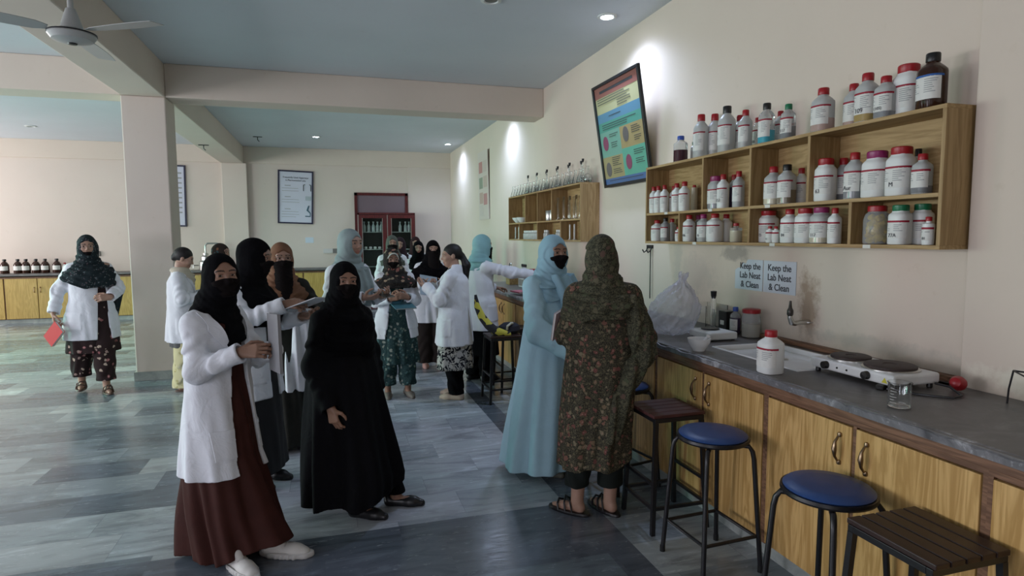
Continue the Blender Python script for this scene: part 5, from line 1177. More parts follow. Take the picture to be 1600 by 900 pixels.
        def fold(t, Z, x, y):
            a = np.clip((1.0-Z)/max(.25, (1.0-z0)), 0, 1); return folds*a*(np.sin(nf*t+sd+1.5*np.sin(2*t+sd+Z*2))+.5*np.sin((nf*2+1)*t+sd*2+Z*3))+.003*np.sin(9*t+Z*12)
        L_ = loft(tb, fold); s.ip = getattr(s, 'ip', [])+[L_]; F.add(L_, 0)
        if cutf: F.cut((np.array([-.6, -.6, -.1]), np.array([.6, .6, .4]), cutf))
        return F.mesh(name, m, s.root)
    def trousers(s, m, z0=.10, r=(.10, .085, .075), name='trousers', folds=.006):
        lo = np.array([-.3, -.35, z0-.02]); hi = np.array([.3, .35, .98])
        for sd, ft in s.feet.items(): lo[:2] = np.minimum(lo[:2], ft[0][:2]-.16); hi[:2] = np.maximum(hi[:2], ft[0][:2]+.16)
        F = s.field(lo, hi); F.add(ell((0, 0, .88), (.155, .12, .12)), 0); s.ip = getattr(s, 'ip', [])+[ell((0, 0, .88), (.155, .12, .12))]
        for sd, (fp, an, knee, hip, lift) in s.feet.items():
            hp = V3(sd*.085, 0, .86) if hip is None else V3(hip); kn = V3(fp[0]*.5+hp[0]*.5, fp[1]*.5-.03, .47) if knee is None else V3(knee); ak = fp+V3(0, 0, z0+lift)
            def g(X, Y, Z, sd=sd): return folds*np.sin(Z*38+5*np.sin(X*15+sd)+4*np.sin(Y*14))*np.clip((.6-Z)/.4, .2, 1)
            s.ip.append(cone(hp, kn, r[0], r[1]))
            for a, b, q in ((hp, kn, (r[0], r[1])), (kn, ak, (r[1], r[2]))): F.add(warpprim(cone(a, b, *q), g), .02)
            def pl(X, Y, Z, z=ak[2]): return Z-z+0*X*Y
            F.cut((ak-.2, V3(ak[0]+.2, ak[1]+.2, ak[2]), pl))
        return F.mesh(name, m, s.root)
    def hijab(s, m, drape=None, opening=(.054, .080, -.012), wrap=.02, name='headscarf', folds=.0045, back=.0, chin=True, shoulders=True, slant=0, trim=None, cap=1., neckr=.078):
        H, O = s.HR, s.HO; sd = s.seed; lx, ly = s.lean; zb = drape[0] if drape else 1.24
        F = s.field((-.30, -.30, zb-.04), (.30, .32, O[2]+.16), .0072)
        F.add(inframe(O, H, ell((0, .016, .014), (.084*cap, .108*cap, .101*cap))), 0); F.add(inframe(O, H, ell((0, -.018, -.050), (.073, .078, .085))), .03)
        F.add(cone(O+H@V3(0, .014, -.045), (lx, ly+.015, 1.335), neckr+.004, neckr+.020), .05)
        if drape:
            z0, rx, ry, dy = drape
            def fold(t, Z, x, y): return (.006*np.sin(4*t+Z*34+sd+1.5*np.sin(2*t))+.0035*np.sin(9*t-Z*22+sd))*np.clip((1.38-Z)/.08, 0, 1)
            lo_, hi_, f0 = loft([(z0, lx, ly+dy, rx*.96, ry*.98), (z0+.10, lx, ly+dy, rx*1.0, ry), (1.25, lx, ly+.004+dy*.5, rx*.90, ry*.92), (1.31, lx, ly+.012, .150, .112), (1.36, lx*.7+O[0]*.3, .01+ly*.7+O[1]*.3, .105, .095), (1.42, lx*.5+O[0]*.5, .01+ly*.5+O[1]*.5, .076, .080)], fold)
            def f1(X, Y, Z): return np.maximum(f0(X, Y, Z), (z0+.02+slant*(X+.1)+.02*np.sin(X*9+sd)*1.0+(Y+.05)*back)-Z)
            F.add((lo_, hi_, f1), .03)
        def wr(X, Y, Z):
            x, y, z = X-O[0], Y-O[1], Z-O[2]; q0 = H[0, 0]*x+H[1, 0]*y+H[2, 0]*z; q2 = H[0, 2]*x+H[1, 2]*y+H[2, 2]*z; q1 = H[0, 1]*x+H[1, 1]*y+H[2, 1]*z
            rho = np.sqrt(q0**2+(q2+.02)**2*.8+.3*(q1)**2); return .62*folds*(np.sin(rho*135+2.0*np.sin(q0*16+sd)+1.5*np.sin(q2*14+q1*14))+.4*np.sin(rho*260+q1*60+sd))*np.clip((rho-.05)/.05, .1, 1)*np.clip(1-(q2-.03)/.06, .12, 1)
        F.warp(F_lo(F), F_hi(F), wr)
        if s.face is not None:
            ow, oh, oz = opening; zc = oz
            F.cut(inframe(O, H, ell((0, -.115, zc), (ow, .080, oh))), .006)
            F.cut(inframe(O, H, ell((0, -.035, zc), (ow*.98, .060, oh*.98))), .003)
        o = F.mesh(name, m, s.root)
        if trim is not None:
            pts = [(O+H@V3(ow*1.04*math.cos(a), -.092-.006*math.sin(a)+.030*math.cos(a)**2, zc+oh*1.04*math.sin(a))).tolist() for a in np.linspace(0, 2*PI, 30)[:-1]]
            MB().tube(pts, .0075, 8, closed=True).obj('scarf_trim', trim, o)
        return o
    def mask(s, m=None, top=-.014, off=.011, veil=None, name='face_mask'):
        H, O = s.HR, s.HO; lo = (-.10, -.14, -.40 if veil else -.135); hi = (.10, .03, .03)
        def f(x, y, z):
            d = head_sdf(x, y, z, off); nose = cone((0, -.086, .002), (0, -.106, -.030), .010, .017)[2](x, y, z); d = smin(d, nose, .018)
            if veil: d = smin(d, cone((0, -.040, -.05), (veil[0], veil[1], veil[2]), .066, veil[3])[2](x, y, z), .03)
            d = d+.0016*np.sin(z*260+3*np.sin(x*40))*np.clip(-z*14, 0, 1)
            tp = z-(top-1.6*x*x*2.2); return np.maximum(np.maximum(d, tp), np.maximum(y-.005, (-.112 if not veil else veil[2])-z))
        c = inframe(O, H, (lo, hi, f)); F = Field(c[0]-.02, c[1]+.02, .0050*s.near); F.add(c, 0); return F.mesh(name, m or MASKM, s.root)
    def shoe(s, side, kind, m, m2=None):
        fp, an, knee, hip, lift = s.feet[side]; e = None; c, sn = math.cos(an), math.sin(an)
        def tf(o): o.location = (fp[0], fp[1], lift); o.rotation_euler = (0, 0, an); return o
        F = Field((-.07, -.22, -.02), (.07, .12, .13), .0055*max(1, s.near*.9))
        if kind == 'sneaker':
            def g(X, Y, Z): return 0*X*Y*Z
            F.add(cone((0, .040, .038), (0, -.11, .026), .040, .040), 0).add(cone((0, -.09, .026), (0, -.150, .020), .042, .034), .02).add(cone((0, .035, .05), (0, -.01, .080), .040, .034), .02).cut(ell((0, .02, .125), (.030, .045, .040)), .004); F.warp(F_lo(F), F_hi(F), g)
            F.cut(((-.1, -.3, -.05), (.1, .2, 0), lambda X, Y, Z: Z+0*X*Y)); o = tf(F.mesh('shoe', m, s.root))
            F = Field((-.07, -.24, -.02), (.07, .12, .06), .0055); F.add(loft([(0.001, 0, -.055, .050, .145), (.012, 0, -.055, .053, .150), (.030, 0, -.055, .050, .147)], lambda t, Z, x, y: .003*np.sin(t*16)), 0); F.mesh('sole', m2, o)
            for q_ in range(4): y = -.035-.022*q_; MB().tube([(-.026, y, .072-.009*q_), (0, y-.004, .084-.011*q_), (.026, y, .072-.009*q_)], .0032, 6).obj('lace', m2, o)
            MB().tube([(-.047, .02, .030), (-.050, -.06, .032), (-.044, -.13, .030), (-.02, -.180, .028), (.02, -.180, .028), (.044, -.13, .030), (.050, -.06, .032), (.047, .02, .030)], .0035, 6).obj('welt', m2, o)
        elif kind == 'flat':
            F.add(cone((0, .045, .030), (0, -.11, .024), .036, .038), 0).add(cone((0, -.09, .022), (0, -.165, .016), .038, .024), .02).add(cone((0, .04, .035), (0, .05, .055), .032, .028), .02)
            F.cut(ell((0, -.012, .085), (.030, .085, .060)), .006); F.cut(((-.1, -.3, -.05), (.1, .2, 0), lambda X, Y, Z: Z+0*X*Y)); o = tf(F.mesh('shoe', m, s.root))
            if m2: MB().lathe([(0, 0), (.012, .002), (.010, .008), (0, .010)], 12, (0, -.12, .044)).obj('buckle', m2, o)
        else:  # sandal
            o = tf(MB().lathe([(.0, 0), (.046, 0), (.048, .006), (.046, .016), (0, .016)], 28, (0, -.052, .001), sy=2.85).obj('sandal', m, s.root))
            for y, h in ((-.10, .062), (-.055, .085)): MB().tube([(-.044, y, .014), (-.036, y-.01, h*.75), (0, y-.02, h), (.036, y-.01, h*.75), (.044, y, .014)], .006, 8).obj('strap', m, o)
            MB().tube([(-.042, -.11, .015), (-.01, -.08, .085), (.034, -.03, .075), (.042, -.01, .015)], .005, 8).obj('strap', m, o)
        return o
def F_lo(F): return [a[0] for a in F.ax]
def F_hi(F): return [a[-1] for a in F.ax]
# ================================================================ the people
WSH = mat('white shoe leather', (.62, .60, .57), .5); WSOLE = mat('white shoe sole', (.55, .54, .52), .6)
BSH = mat('black shoe leather', (.012, .012, .014), .35); TAN = mat('tan sandal', (.10, .06, .045), .5); TAUPE = mat('taupe shoe', (.16, .14, .12), .6)
def held(root, p, rot, w_, h_, t, cover, label, name='notebook', cat='notebook', pages=(.72, .72, .70)):
    bpy.context.view_layer.update(); mw = root.matrix_world; q = mw @ Vector(p)
    e = notebook(tuple(q), 0, w_, h_, t, cover, label, name=name, cat=cat, pages=pages)
    e.rotation_euler = (mw.to_euler().to_matrix() @ Matrix.Rotation(rot[2], 3, 'Z') @ Matrix.Rotation(rot[1], 3, 'Y') @ Matrix.Rotation(rot[0], 3, 'X')).to_euler(); return e
# --- woman in maroon dress and white coat, nearest on the left
P = Person('woman in white coat, maroon dress, black scarf and mask, nearest on the left', (-.55, 3.27, 0), 1.039, .94, .65, head=(.0, -.045, 1.505), hr=(-.56, -.02, -.04), look=-.2, seed=1.3)
P.arm(-1, (-.215, -.06, 1.045), (-.155, -.265, 1.135), (.25, -1, .12), (.9, .1, -.35), curl=.55, thumb=.6)
P.arm(1, (.21, -.08, 1.04), (.045, -.31, 1.115), (-.75, -.65, .25), (-.55, .3, -.5), curl=.5, thumb=.6)
P.foot(-1, (-.13, -.17, 0), -.45, knee=(-.07, -.06, .47)); P.foot(1, (.03, -.29, 0), .15, knee=(.05, -.10, .47))
P.body()
P.inner(cutf=lambda X, Y, Z: Z-(.025+.30*np.clip(-Y-.10-.2*X, 0, .3)+.008*np.sin(Y*18)), m=fabric('maroon dress', (.055, .016, .012), .75, var=.2), name='dress', folds=.020, nf=7, tbl=[(.02, .0, -.075, .185, .345), (.25, .0, -.03, .18, .265), (.55, 0, .0, .18, .18), (.80, 0, 0, .17, .145), (.95, 0, 0, .165, .118), (1.10, 0, 0, .162, .113), (1.24, 0, 0, .155, .109), (1.31, 0, 0, .12, .085), (1.36, 0, .01, .06, .06)])
P.coat(hem=.47, opening=.055, w=(.19, .165), off=(0, .015), ovar=.05, folds=.010)
P.hijab(BLACKC, drape=(1.10, .115, .130, -.028), opening=(.060, .090, -.008), folds=.004, slant=.2, neckr=.072)
P.mask(top=-.014)
P.shoe(-1, 'sneaker', WSH, WSOLE); P.shoe(1, 'sneaker', WSH, WSOLE)
held(P.root, (-.105, -.415, 1.18), (PI/2, .06, .86), .19, .27, .014, mat('grey book cover', (.22, .22, .23), .6), 'grey thick notebook held upright by the nearest woman in maroon dress')
# --- woman in black abaya walking to the right
P = Person('woman in full black robe, black scarf and mask, walking right in the foreground', (.061, 3.556, 0), .60, .91, .68, sh=(.148, 1.28), head=(.0, -.03, 1.49), hr=(-.38, .06, .03), look=-.2, seed=2.1)
P.arm(-1, (-.20, .03, .98), (-.185, -.115, .735), (-.0, -.35, -1), (.8, .2, -.1), curl=.6, thumb=.5)
P.arm(1, (.215, .02, 1.0), (.22, -.03, .76), (0, -.2, -1), (-.9, 0, 0), curl=.4)
P.foot(-1, (.0, -.12, 0), .45); P.foot(1, (.25, -.17, 0), .65)
P.body()
F = P.field((-.42, -.52, .04), (.42, .50, 1.42)); 
def fold(t, Z, x, y, sd=2.1):
    a = np.clip((1.15-Z)/.8, 0, 1); return .026*a*(np.sin(7*t+sd+1.2*np.sin(2*t+Z*2))+.4*np.sin(15*t+sd))
F.add(loft([(.075, .02, .01, .28, .33), (.25, .03, 0, .29, .32), (.55, .015, .01, .255, .27), (.85, 0, .01, .225, .215), (1.05, 0, .01, .205, .165), (1.20, 0, .01, .165, .125), (1.27, 0, .01, .14, .10), (1.34, 0, .01, .075, .07)], fold), 0)
P.yoke(F, .06, .066); P.sleeves(F, (.068, .068, .056), bell=.0)
def hemcut(X, Y, Z): return Z-(.10+.03*np.sin(X*14+1)*np.sin(Y*11)+.28*np.clip(X*.7-Y*.8-.08, 0, .35))
F.cut((np.array([-.5, -.6, 0]), np.array([.5, .6, .3]), hemcut)); F.mesh('abaya', BLACK2, P.root)
P.hijab(BLACKC, drape=(1.00, .195, .165, -.01), opening=(.054, .080, -.012), folds=.005, slant=-.1)
P.mask(top=-.014)
P.trousers(BLACKC, z0=.09, r=(.09, .07, .055))
P.shoe(-1, 'flat', BSH, M_CHROME); P.shoe(1, 'flat', BSH, M_CHROME)
# --- woman walking at the left with a patterned shawl
P = Person('woman in white coat and dark patterned shawl, walking on the left with a red book', (-2.38, 7.22, 0), .30, 1.01, 1.25, head=(.0, -.02, 1.50), hr=(.02, .05, 0), seed=3.7, skin=SKIN2)
P.arm(-1, (-.26, .05, 1.06), (-.31, -.03, .84), (.05, -.1, -1), (1, 0, 0), curl=.6, thumb=.7)
P.arm(1, (.25, -.02, 1.06), (.165, -.235, .985), (-1, -.35, .05), (0, .8, -.3), curl=.7, thumb=.5)
P.foot(-1, (-.12, .10, 0), -.1, lift=.03); P.foot(1, (.09, -.10, 0), .15)
P.body()
SHP = floral('brown dotted cotton', (.030, .018, .018), [(.40, .28, .24), (.30, .12, .12), (.45, .36, .28)], 26., .35)
P.trousers(SHP, z0=.13, r=(.11, .105, .085)); P.inner(.42, SHP, 'kameez', w=(.215, .15), flare=.02)
P.coat(hem=.56, opening=.03, ox=.10, w=(.225, .16), ovar=.05, sleeves=(.062, .058, .054), folds=.008, lapel=False)
SHW = floral('dark teal shawl', (.012, .020, .024), [(.13, .16, .17), (.10, .08, .09)], 55., .4, leaf=(.022, .032, .036))
P.hijab(SHW, drape=(1.08, .235, .17, -.02), opening=(.054, .080, -.012), folds=.009, slant=-.30, name='shawl')
F = P.field((.02, -.30, .68), (.40, .22, 1.34)); F.add(cone((.15, .0, 1.24), (.235, .0, 1.04), .07, .062), 0).add(warpprim(cone((.24, .02, 1.05), (.20, .05, .78), .05, .030), lambda X, Y, Z: .006*np.sin(Y*60+Z*9)), .03); F.mesh('shawl_end', SHW, P.root)
P.mask(top=-.052, off=.006); glasses(P.root, P.HO, P.HR)
P.shoe(-1, 'sandal', TAN); P.shoe(1, 'sandal', TAN)
M_REDB = mat('red book cover', (.50, .012, .02), .65)
held(P.root, (-.30, -.09, .64), (1.45, .75, -.95), .15, .21, .025, M_REDB, 'bright red book held low by the walking woman on the left', 'book', 'book')
# --- woman by the column, seen from her right
P = Person('bareheaded woman in white coat and pale yellow trousers standing beside the column', (-1.50, 7.03, 0), 1.694, .93, 1.3, head=(.0, -.05, 1.485), hr=(-.05, .38, 0), seed=4.2, skin=SKIN2)
P.arm(-1, (-.19, -.02, 1.04), (-.08, -.27, 1.06), (.3, -1, .1), (.5, .1, .8), curl=.6); P.arm(1, (.19, -.03, 1.04), (.05, -.27, 1.08), (-.3, -1, .2), (-.5, .1, .8), curl=.6)
P.foot(-1, (-.09, .02, 0), -.05); P.foot(1, (.09, -.06, 0), .05)
P.body(); P.trousers(floral('pale yellow print', (.62, .58, .34), [(.46, .42, .20), (.68, .64, .44)], 20., .5), z0=.05, r=(.105, .11, .10), folds=.010)
P.inner(.50, mat('grey kameez', (.10, .10, .10), .8), 'kameez'); P.coat(hem=.56, opening=.02, w=(.20, .165), folds=.008, sleeves=(.062, .060, .056))
F = P.field((-.13, -.2, 1.2), (.13, .2, 1.66), .006)
F.add(inframe(P.HO, P.HR, ell((0, .022, .030), (.080, .098, .090))), 0).add(inframe(P.HO, P.HR, ell((0, .095, -.02), (.04, .035, .045))), .02).cut(inframe(P.HO, P.HR, ell((0, -.085, -.03), (.075, .085, .075))), .01); F.mesh('hair', HAIR, P.root)
F = P.field((-.2, -.2, 1.15), (.2, .2, 1.45), .007); F.add(warpprim(loft([(1.20, 0, -.10, .07, .05), (1.29, 0, -.04, .12, .11), (1.345, 0, .0, .115, .10), (1.39, 0, .0, .075, .08)]), lambda X, Y, Z: .006*np.sin(Z*110+X*30)), 0); F.mesh('scarf', fabric('cream scarf', (.55, .50, .40)), P.root)
P.shoe(-1, 'sandal', TAN); P.shoe(1, 'sandal', TAN)
held(P.root, (.0, -.38, 1.10), (.5, 0, 0), .15, .19, .012, mat('maroon card', (.10, .03, .03), .5), 'small maroon notebook held by the bareheaded woman beside the column')
# --- woman in black headscarf writing, behind the nearest woman
P = Person('woman in black scarf and white coat writing on paper, behind the nearest woman', (-.50, 4.16, 0), 1.10, .98, 1.0, head=(.0, -.06, 1.51), hr=(.22, .18, 0), seed=5.1)
P.arm(-1, (-.20, -.10, 1.12), (-.13, -.33, 1.215), (.15, -1, .05), (.7, .1, -.6), curl=.8, thumb=.6); P.arm(1, (.19, -.12, 1.06), (.05, -.35, 1.12), (-.4, -1, .0), (-.2, .2, 1), curl=.5)
P.foot(-1, (-.09, .0, 0)); P.foot(1, (.09, -.02, 0))
P.body(); P.inner(.10, mat('black kameez', (.012, .012, .014), .8), 'dress', w=(.2, .15), flare=.05); P.coat(hem=.60, opening=.04, w=(.20, .155))
P.hijab(BLACKC, drape=(1.06, .21, .175, -.02), opening=(.050, .062, .002), folds=.005); P.mask(top=-.014, off=.013)
P.shoe(-1, 'flat', BSH); P.shoe(1, 'flat', BSH)
held(P.root, (-.05, -.41, 1.20), (-.35, .1, 0), .21, .28, .006, M_WCARD, 'white sheet pad the woman in black scarf is writing on', 'paper_pad', 'paper')
# --- brown headscarf, glasses
P = Person('woman in brown scarf, black veil and spectacles, coat folded over her arm', (-.36, 4.86, 0), .16, .965, 1.05, head=(.01, -.02, 1.50), hr=(.10, .08, 0), seed=6.4, skin=SKIN2)
P.arm(-1, (-.22, -.04, 1.04), (-.13, -.27, 1.06), (.6, -.8, .1), (.3, .2, .9), curl=.5); P.arm(1, (.26, -.05, 1.08), (.17, -.30, 1.10), (-1, -.25, .05), (0, .3, 1), curl=.5)
P.foot(-1, (-.09, 0, 0)); P.foot(1, (.10, -.03, 0))
GREEN_BLK = fabric('dark olive crepe', (.022, .022, .018), .8, var=.2)
P.body(); P.inner(m=GREEN_BLK, name='abaya', folds=.022, nf=7, tbl=[(.05, 0, 0, .26, .24), (.5, 0, 0, .22, .19), (.80, 0, 0, .20, .16), (.95, 0, 0, .185, .13), (1.10, 0, 0, .18, .125), (1.22, 0, 0, .155, .115), (1.29, 0, 0, .125, .09), (1.36, 0, .01, .06, .06)])
F = P.field(*P.box(.9)); P.yoke(F, .058, .066); P.sleeves(F, (.064, .062, .058)); F.mesh('sleeves', GREEN_BLK, P.root)
P.hijab(fabric('brown scarf', (.21, .105, .060), .8, var=.2), drape=(1.12, .20, .15, -.01), opening=(.054, .080, -.012), folds=.008, back=-.2)
P.mask(top=-.014, veil=(0, -.105, -.34, .072), name='veil'); glasses(P.root, P.HO, P.HR)
F = P.field((-.08, -.42, .48), (.34, -.05, 1.14)); F.add(warpprim(loft([(.50, .07, -.26, .10, .035), (.80, .10, -.26, .08, .035), (1.02, .13, -.26, .065, .045), (1.10, .14, -.26, .05, .05)], sq=2.5), lambda X, Y, Z: .010*np.sin(X*75+Z*6+1)+.004*np.sin(X*160)), 0); cf = F.mesh('folded_coat', COAT, None)
bpy.context.view_layer.update(); cf.matrix_world = P.root.matrix_world.copy(); tag(cf, 'folded white coat hanging over the forearm of the woman in brown scarf', 'coat')
P.shoe(-1, 'flat', BSH); P.shoe(1, 'flat', BSH)
held(P.root, (-.0, -.36, 1.12), (-.2, .15, .2), .24, .30, .008, M_WCARD, 'open white notebook held by the woman in brown scarf')
# --- tall woman in mint-grey headscarf
P = Person('tall unmasked woman in grey-green scarf and white coat, behind the black robe', (.146, 5.22, 0), .670, 1.03, 1.0, head=(.0, -.03, 1.50), hr=(.02, .05, 0), seed=7.7, skin=SKIN2)
P.arm(-1, (-.22, -.02, 1.05), (-.09, -.27, 1.08), (.45, -1, .05), (.4, .2, .8), curl=.5, thumb=.6); P.arm(1, (.21, -.06, 1.05), (.07, -.30, 1.09), (-.4, -1, .05), (-.4, .2, .8), curl=.6)
P.foot(-1, (-.09, 0, 0)); P.foot(1, (.09, -.03, 0))
P.body(); P.inner(.12, fabric('black dress', (.012, .012, .014)), 'dress', w=(.20, .15), flare=.05); P.coat(hem=.55, opening=.045, w=(.205, .155))
MINT = fabric('grey-green scarf', (.28, .35, .355), .75, var=.15)
P.hijab(MINT, drape=(1.20, .17, .13, -.015), opening=(.054, .080, -.012), folds=.006)
F = P.field((-.16, -.24, .98), (.16, .02, 1.36)); F.add(warpprim(loft([(1.00, .05, -.155, .055, .02), (1.16, .04, -.150, .075, .025), (1.30, .01, -.10, .10, .035)], sq=2.4), lambda X, Y, Z: .007*np.sin(X*95+Z*12)), 0); F.mesh('scarf_end', MINT, P.root)
P.shoe(-1, 'flat', BSH); P.shoe(1, 'flat', BSH)
held(P.root, (.0, -.40, 1.10), (.2, 0, 0), .085, .16, .010, M_BCAP, 'black phone held by the tall woman in grey-green scarf', 'phone', 'phone', (.02, .02, .02))
# --- green floral suit
GRF = floral('dark green floral', (.018, .040, .045), [(.16, .22, .18), (.26, .28, .24), (.08, .16, .16)], 27., .5, leaf=(.05, .10, .095))
P = Person('woman in floral scarf with white trim, white coat and green floral suit', (.61, 6.10, 0), .05, .935, 1.1, head=(-.03, -.02, 1.475), hr=(.05, .14, .0), seed=8.3)
P.arm(-1, (-.215, -.05, 1.03), (-.09, -.27, 1.075), (.7, -.6, .25), (.6, .5, .3), curl=.75, thumb=.5); P.arm(1, (.205, -.07, 1.03), (.08, -.29, 1.085), (-.8, -.4, .25), (-.6, .6, .2), curl=.75, thumb=.5)
P.foot(-1, (-.10, .0, 0), -.1); P.foot(1, (.11, -.04, 0), .15)
P.body(); P.trousers(GRF, z0=.125, r=(.105, .098, .088), folds=.006); P.inner(.36, GRF, 'kameez', w=(.215, .14), flare=.03, folds=.012)
P.coat(hem=.64, opening=.060, w=(.215, .15), ovar=.15, sleeves=(.060, .056, .052))
FLB = floral('black floral scarf', (.014, .012, .014), [(.34, .24, .16), (.24, .20, .14), (.30, .12, .10)], 19., .5, leaf=(.05, .045, .035))
P.hijab(FLB, drape=(1.13, .235, .185, -.025), opening=(.054, .080, -.012), folds=.008, trim=mat('white scarf trim', (.55, .56, .50), .7), slant=.1)
P.mask(top=-.018)
P.shoe(-1, 'flat', TAUPE); P.shoe(1, 'flat', TAUPE)
held(P.root, (.03, -.30, 1.00), (.15, 0, .1), .20, .26, .010, mat('teal folder', (.05, .16, .20), .5), 'teal folder held by the woman in green floral suit', 'folder', 'folder')
# --- black niqab behind
P = Person('woman in long black veil and white coat standing behind the one with the ponytail', (1.17, 7.357, 0), -.10, .96, 1.3, head=(.03, -.02, 1.50), hr=(0, .05, 0), seed=9.9, skin=SKIN2)
P.arm(-1, (-.22, -.05, 1.04), (-.08, -.27, 1.08), (.6, -.8, .1), (.3, .2, .9), curl=.5); P.arm(1, (.22, -.05, 1.04), (.09, -.27, 1.08), (-.6, -.8, .1), (-.3, .2, .9), curl=.5)
P.foot(-1, (-.09, 0, 0)); P.foot(1, (.09, 0, 0))
P.body(); P.trousers(fabric('brown black trousers', (.022, .016, .014)), z0=.06, r=(.12, .11, .10)); P.coat(hem=.58, opening=None, w=(.205, .15), lapel=False, folds=.012)
P.hijab(BLACKC, drape=(1.05, .26, .175, -.005), opening=(.042, .040, .012), folds=.006); P.mask(top=-.014, veil=(0, -.09, -.33, .08), name='veil')
P.shoe(-1, 'flat', mat('pale pink shoe', (.50, .30, .26), .6)); P.shoe(1, 'flat', MATS['pale pink shoe'])
held(P.root, (-.05, -.33, 1.06), (.9, .2, .2), .21, .28, .008, mat('pale blue card', (.40, .50, .60), .6), 'pale blue sheet held by the woman in long black veil', 'paper_pad', 'paper')
# --- ponytail, seen from behind
BWF = floral('black and white floral', (.012, .012, .018), [(.50, .48, .44), (.44, .42, .40)], 9., .45, leaf=(.50, .49, .45), lsc=1.5)
P = Person('bareheaded woman with a long ponytail and white coat, seen from behind', (1.155, 5.84, 0), -2.118, .95, 1.1, head=(.0, -.03, 1.485), hr=(.55, .12, 0), seed=10.4, skin=SKIN2)
P.arm(-1, (-.21, -.07, 1.03), (-.06, -.29, 1.15), (.4, -1, .2), (.4, .2, .8), curl=.6); P.arm(1, (.215, -.08, 1.03), (.09, -.27, 1.17), (-.4, -1, .2), (-.5, .2, .7), curl=.5)
P.foot(-1, (-.09, -.02, 0)); P.foot(1, (.08, .04, 0))
P.body(); P.trousers(BLACKC, z0=.06, r=(.11, .09, .075)); P.inner(.33, BWF, 'kameez', w=(.205, .155), flare=.055, folds=.018)
P.coat(hem=.575, opening=.03, w=(.225, .175), folds=.012, sleeves=(.064, .062, .058))
F = P.field((-.16, -.16, 1.0), (.16, .26, 1.66), .006)
F.add(inframe(P.HO, P.HR, ell((0, .022, .028), (.079, .098, .089))), 0).add(inframe(P.HO, P.HR, ell((0, .085, -.01), (.045, .035, .045))), .02).cut(inframe(P.HO, P.HR, ell((0, -.092, -.028), (.078, .088, .075))), .008)
q = P.HO+P.HR@V3(0, .115, -.02); F.add(cone(q, q+V3(-.0, .045, -.10), .030, .040), .02).add(warpprim(cone(q+V3(0, .045, -.10), q+V3(-.01, .03, -.34), .042, .016), lambda X, Y, Z: .0025*np.sin(X*260+Z*20)), .02); F.mesh('hair', HAIR, P.root)
P.shoe(-1, 'flat', mat('cream shoe', (.45, .36, .28), .6)); P.shoe(1, 'flat', MATS['cream shoe'])
# --- reaching woman with teal headscarf
P = Person('woman in pale teal scarf and white coat reaching across the far worktop', (1.565, 6.48, 0), 1.938, 1.0, 1.1, head=(.0, -.05, 1.50), hr=(-.10, .10, 0), seed=11.2)
P.arm(-1, (-.27, -.23, 1.20), (-.36, -.46, 1.17), (-.3, -1, -.1), (0, 0, -1), curl=.4); P.arm(1, (.20, -.08, 1.04), (.12, -.30, 1.0), (-.1, -1, 0), (0, 0, -1), curl=.4)
P.foot(-1, (-.09, -.02, 0)); P.foot(1, (.09, .04, 0))
P.body(); P.trousers(BLACKC, z0=.06, r=(.12, .10, .085)); P.inner(.30, BLACKC, 'dress', w=(.20, .15), flare=.05); P.coat(hem=.58, opening=.03, w=(.21, .165), sleeves=(.062, .058, .054))
TEAL = fabric('pale teal scarf', (.25, .46, .48), .7, var=.12)
P.hijab(TEAL, drape=(1.22, .17, .15, .0), opening=(.054, .080, -.012), folds=.006); P.mask(top=-.014, veil=(0, -.06, -.16, .06))
P.shoe(-1, 'flat', BSH); P.shoe(1, 'flat', BSH)
# --- pale blue robe
ROBE = fabric('pale turquoise robe', (.40, .61, .71), .7, var=.05, bmp=.25); BLUES = fabric('dusty blue scarf', (.27, .44, .53), .72, var=.12)
P = Person('woman in long pale turquoise robe, blue scarf and black mask by the counter', (1.41, 3.81, 0), .342, 1.0, .75, head=(.01, -.02, 1.49), hr=(-.10, .04, .0), look=-.1, seed=12.6)
P.arm(-1, (-.185, -.09, .99), (-.06, -.27, .885), (.8, -.8, -.1), (.4, .3, -.6), curl=.4); P.arm(1, (.19, -.06, 1.0), (.10, -.28, .93), (-.3, -1, -.1), (-.5, .2, -.4), curl=.4)
P.foot(-1, (-.09, .0, 0), .3); P.foot(1, (.06, .0, 0), .9)
P.body()
F = P.field((-.44, -.42, .02), (.40, .46, 1.42))
def fold(t, Z, x, y, sd=1.0):
    a = np.clip((1.05-Z)/.9, 0, 1); return .020*a*(np.sin(6*t+sd+1.2*np.sin(2*t+Z*2.2))+.5*np.sin(13*t+sd*2))
F.add(loft([(.045, -.045, .055, .27, .25), (.30, -.035, .045, .245, .23), (.60, -.02, .03, .215, .20), (.90, -.01, .02, .19, .165), (1.08, 0, .01, .175, .14), (1.22, 0, .01, .150, .115), (1.29, 0, .01, .125, .09), (1.36, 0, .01, .07, .07)], fold), 0)
P.yoke(F, .055, .062); P.sleeves(F, (.066, .080, .075), bell=.01, stop=-.03); F.mesh('abaya', ROBE, P.root)
P.hijab(BLUES, drape=(1.16, .165, .135, -.012), opening=(.057, .092, -.020), folds=.006, slant=.2)
F = P.field((-.08, -.28, .86), (.20, .02, 1.38)); F.add(warpprim(loft([(.90, .085, -.17, .060, .03), (1.10, .07, -.165, .080, .035), (1.25, .04, -.13, .10, .045), (1.34, .02, -.08, .09, .05)], sq=2.4), lambda X, Y, Z: .008*np.sin(X*85+Z*16)), 0); F.mesh('scarf_end', BLUES, P.root)
P.mask(top=-.014); P.shoe(-1, 'flat', mat('olive shoe', (.10, .10, .08), .6)); P.shoe(1, 'sneaker', MATS['olive shoe'], WSOLE)
